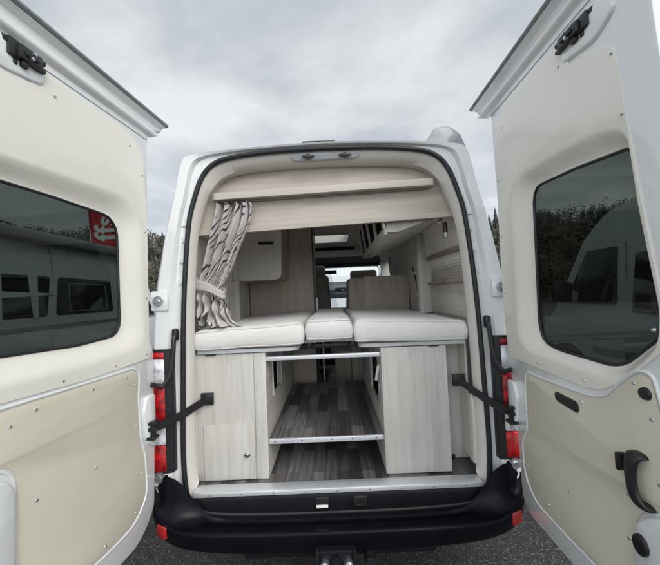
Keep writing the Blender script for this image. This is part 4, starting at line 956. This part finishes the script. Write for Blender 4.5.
for y, z0, z1 in ((.86, 1.50, 1.95), (1.20, 1.52, 1.94)):
    part('curved_stripe', B().slab([(y, z0), (y + .05, z0), (y + .08, z1), (y - .02, z1)], [], lambda a_, c_, d: Vector((xl(c_, -.006 - d), a_, c_)), 0, .003), DIRTYWHITE, NL)
part('curved_stripe', B().slab([(.7, 1.70), (1.45, 1.745), (1.45, 1.755), (.7, 1.78)], [], lambda a_, c_, d: Vector((xl(c_, -.009 - d), a_, c_)), 0, .003), DIRTYWHITE, NL)
part('inner_window_frame', B().slab(rnd([(1.62, 1.56), (2.2, 1.56), (2.2, 1.87), (1.64, 1.87)], .04), [rnd([(1.63, 1.57), (2.19, 1.57), (2.19, 1.86), (1.65, 1.86)], .04)], lambda a_, c_, d: Vector((xl(c_, -.006 - d), a_, c_)), 0, .004), STRP, NL)
for y in (-.9, 3.35):
    part('wheel', B().cyl((-3.05, y, .34), (-2.80, y, .34), .34, n=32), TYRE, NL)
part('panel_seam', B().slab([(1.46, 1.96), (1.47, 1.96), (1.45, 2.24), (1.44, 2.24)], [], lambda a_, c_, d: Vector((xl(c_, -d), a_, c_)), -.002, .003), STRP, NL)
b = B(); b.slab(rnd([(-2.90 + .02, 2.255, .02), (-2.78, 2.255, .04), (-2.76, 2.36, .05), (-2.93, 2.38, .03)], .03), [], lambda x, z, d: Vector((x, -1.0 + d, z)), 0, 3.75)
aw = part('roll_awning', b, mat('grey awning case', (.34, .35, .35), .4), NL)
part('awning_seam', B().box(-2.79, -2.782, -1.0, 2.74, 2.248, 2.254), BLACK, aw)
# right neighbour
pf = [(-1.4, .35), (3.25, .35), (3.42, .6), (3.35, 1.0), (3.12, 1.22), (2.98, 1.42), (2.55, 2.23), (2.2, 2.52), (1.7, 2.60), (-1.4, 2.62)]
NR, xr = vehicle('parked_van', 'white high roof panel van parked on the right beyond the tinted door window', 'van', 3.4, 1, -1.4, pf, 2.6, 2.0,
    [('door_window', [(2.02, 1.36), (2.85, 1.36), (2.47, 2.06), (2.02, 2.06)], DARKGL),
     ('side_window', [(.5, 1.22), (1.82, 1.28), (1.78, 1.95), (.5, 1.98)], DARKGL),
     ('rubbing_strip', [(-1.3, .72), (2.4, .72), (2.4, .82), (-1.3, .82)], STRP),
     ('door_gap', [(1.90, .5), (1.915, .5), (1.915, 2.1), (1.90, 2.1)], STRP)])
part('door_mirror', B().box(3.12, 3.36, 2.62, 2.72, 1.38, 1.66, .03), BLACK, NR)
part('headlight', B().box(3.395, 3.46, 3.08, 3.3, .95, 1.12, .02), WLENS, NR)
for y in (-.4, 2.85):
    o = part('wheel', B().cyl((3.38, y, .35), (3.62, y, .35), .35, n=36), TYRE, NR); part('rim', B().cyl((3.372, y, .35), (3.39, y, .35), .21, n=30), ZINC, o)
    part('wheel_arch', B().slab([(y + .42 * math.cos(t * math.pi / 16), .36 + .42 * math.sin(t * math.pi / 16)) for t in range(17)], [], lambda a_, c_, d: Vector((3.398 - d, a_, c_)), -.002, .004), LINDK, NR)
# vehicle ahead, seen through the windscreen
pf = [(8.0, .35), (12.6, .35), (12.8, .9), (12.2, 1.3), (11.6, 2.3), (8.2, 2.45), (8.0, 2.2)]
NA, xa = vehicle('parked_motorhome', 'pale motorhome standing ahead, seen through the windscreen', 'motorhome', 1.6, -1, 8.0, pf, 2.5, 2.2, [('side_window', [(9, 1.4), (11, 1.4), (11, 2.0), (9, 2.0)], DARKGL)])
part('rear_window', B().box(-.1, 1.1, 7.985, 7.999, 1.5, 2.0, .003), DARKGL, NA)
for y in (9, 11.8): part('wheel', B().cyl((1.4, y, .34), (1.61, y, .34), .34, n=24), TYRE, NA); part('wheel', B().cyl((-.61, y, .34), (-.4, y, .34), .34, n=24), TYRE, NA)

# flag
FG = thing('banner_flag', 'tall red flag with white lettering beyond the parked camper on the left', 'flag', (-5.20, 5.0, 0))
part('flag_pole', B().cyl((-5.20, 5.0, 0), (-5.12, 5.0, 4.4), .025, .012, n=12), ZINC, FG)
b = B(); b.loft([[Vector((-5.16 + (.95 - (max(0, z - 3.9)) ** 2 * .35) * u, 5.0 + .05 * math.sin(u * 5 + z), z)) for u in [k / 10 for k in range(11)]] for z in [2.1 + .2 * k for k in range(11)]])
o = part('flag_cloth', b, REDCL, FG, smooth=60); md = o.modifiers.new('t', 'SOLIDIFY'); md.thickness = .004
cu = bpy.data.curves.new('txt', 'FONT'); cu.body = 'ffs'; cu.size = .62; cu.extrude = .002; cu.offset = .012; cu.align_x = 'CENTER'
to = bpy.data.objects.new('txt', cu); COL.objects.link(to); bpy.context.view_layer.update()
me = bpy.data.meshes.new_from_object(to.evaluated_get(bpy.context.evaluated_depsgraph_get())); bpy.data.objects.remove(to)
for v in me.vertices:
    x, y, z = v.co; v.co = Vector((-5.16 + .36 + .22 - y, 5.0 - .035 + z - .02, 3.25 + x)) - ORG[FG]
me.materials.clear(); me.materials.append(WHTX); fo = bpy.data.objects.new('lettering', me); COL.objects.link(fo); fo.parent = FG

# ============================================================ GROUND, FOREST
gb = B(); gb.loft([[Vector((x, y, 0)) for x in (-400, -60, 0, 60, 400)] for y in (-400, -60, 0, 60, 400)])
g = part('asphalt_ground', gb, asphalt_mat()); g['kind'] = 'structure'
# oily seam line in the asphalt
b = B(); b.box(-3.0, .2, -.02, -.005, .0005, .004, T=lambda p: Vector((p.x, p.y + .10 * p.x + .02 * math.sin(p.x * 5), p.z)))
gj = part('ground_joint', b, mat('bitumen joint', (.012, .012, .012), .4)); gj['kind'] = 'structure'
HILLM = mat('wooded ground', (0.045, 0.05, 0.028), 1.0, var=.5, vscale=.4, spec=.1)
def hh(x, y):
    r_ = math.hypot(x, y); k = min(1, max(0, (r_ - 34) / 60)); return 14.5 * (k * k * (3 - 2 * k)) * (1 + .16 * noise.noise(Vector((x * .03, y * .03, 0))))
b = B(); rows = []
for i in range(16):
    r_ = 34 + i * 9; rows.append([Vector((r_ * math.sin(t), r_ * math.cos(t), hh(r_ * math.sin(t), r_ * math.cos(t)) - .05 + (0.0 if i else 0))) for t in [-2.0 + 4.0 * k / 60 for k in range(61)]])
b.loft(rows); hl = part('hill', b, HILLM); hl['kind'] = 'structure'
FOL = mat('hazed conifer needles', (0.070, 0.078, 0.062), 0.9, var=.6, vscale=1.1, spec=.15)  # needle green lightened, so distance haze is carried in the colour
FOL2 = mat('hazed bare brown crowns', (0.110, 0.102, 0.082), 0.95, var=.4, vscale=1.5, spec=.1)  # brown raised the same way, haze put into the base colour
BARK = mat('bark', (0.09, 0.07, 0.055), 0.9, var=.3)
def conifer(bm, x, y, z, h, rnd_, lvl=9, br=9, WD_=1.0):
    for k in range(lvl):
        f0 = k / lvl; zz = z + h * (.12 + .86 * f0); rr = h * .19 * (1 - f0) ** .85 + .08
        nb = max(4, int(br * (1 - f0 * .5)))
        a0 = rnd_.random() * 6.28
        for j in range(nb):
            a_ = a0 + j * 6.2832 / nb + rnd_.uniform(-.25, .25); L_ = rr * rnd_.uniform(.7, 1.2); dp = h * .07 * rnd_.uniform(.6, 1.3)
            c0, s0 = math.cos(a_), math.sin(a_); wd = L_ * .38 * WD_
            p0 = bm.verts.new((x, y, zz + h * .05)); p1 = bm.verts.new((x + c0 * L_ * .6 - s0 * wd, y + s0 * L_ * .6 + c0 * wd, zz - dp * .35)); p2 = bm.verts.new((x + c0 * L_, y + s0 * L_, zz - dp)); p3 = bm.verts.new((x + c0 * L_ * .6 + s0 * wd, y + s0 * L_ * .6 - c0 * wd, zz - dp * .35))
            bm.faces.new((p0, p1, p2, p3))
rg_ = random.Random(3)
b = B()
for i in range(2600):
    t = rg_.uniform(-1.35, 1.35); r_ = 46 + 64 * rg_.random() ** .9
    x, y = r_ * math.sin(t), r_ * math.cos(t); 
    conifer(b.bm, x, y, hh(x, y) - .3, rg_.uniform(3.2, 4.6), rg_, 9, 8, .7)
fr = part('forest', b, FOL, smooth=10); fr['kind'] = 'stuff'
# bare-crowned broadleaf belt in front of the conifers
b = B()
for i in range(230):
    t = rg_.uniform(-1.35, 1.35); r_ = rg_.uniform(40, 50); x, y = r_ * math.sin(t), r_ * math.cos(t); z = hh(x, y); h = rg_.uniform(3, 5.5)
    for k in range(130):
        v = Vector((rg_.gauss(0, 1), rg_.gauss(0, 1), rg_.gauss(0, .8))).normalized() * rg_.random() ** .4
        c = Vector((x, y, z + h * .62)) + Vector((v.x * h * .36, v.y * h * .36, v.z * h * .42)); d = Vector((rg_.gauss(0, 1), rg_.gauss(0, 1), rg_.gauss(0, 1))).normalized() * .17; e_ = d.orthogonal().normalized() * .11
        b.bm.faces.new([b.bm.verts.new(c + q) for q in (d, e_, -d, -e_)])
for i in range(900):
    t = rg_.uniform(-1.35, 1.35); r_ = rg_.uniform(50, 108); x, y = r_ * math.sin(t), r_ * math.cos(t); z = hh(x, y); h = rg_.uniform(3.6, 5.4)
    for k in range(64):
        v = Vector((rg_.gauss(0, 1), rg_.gauss(0, 1), rg_.gauss(0, .8))).normalized() * rg_.random() ** .4
        c = Vector((x, y, z + h * .62)) + Vector((v.x * h * .42, v.y * h * .42, v.z * h * .36)); d = Vector((rg_.gauss(0, 1), rg_.gauss(0, 1), rg_.gauss(0, 1))).normalized() * .30; e_ = d.orthogonal().normalized() * .17
        b.bm.faces.new([b.bm.verts.new(c + q) for q in (d, e_, -d, -e_)])
br_ = part('undergrowth', b, FOL2, smooth=10); br_['kind'] = 'stuff'
# a few single conifers that stand clear of the wood
for i, (x, y, h) in enumerate(((36, 69, 6.0), (38.5, 71, 6.8), (41, 72, 6.2), (-40.5, 68, 5.4), (-44, 71, 5.8), (-38, 70, 5.2))):
    z = hh(x, y)
    t = thing('conifer_tree', 'dark conifer at the wood edge, in the gap between van and ' + ('right door' if x > 0 else 'left door'), 'tree', (x, y, z), 'conifers at the right wood edge' if x > 0 else 'conifers at the left wood edge')
    b = B(); conifer(b.bm, x, y, z, h, rg_, 34, 22, .35); part('crown', b, FOL, t, smooth=10)
    part('trunk', B().cyl((x, y, z - .2), (x, y, z + h * .9), .2, .04, n=8), BARK, t)
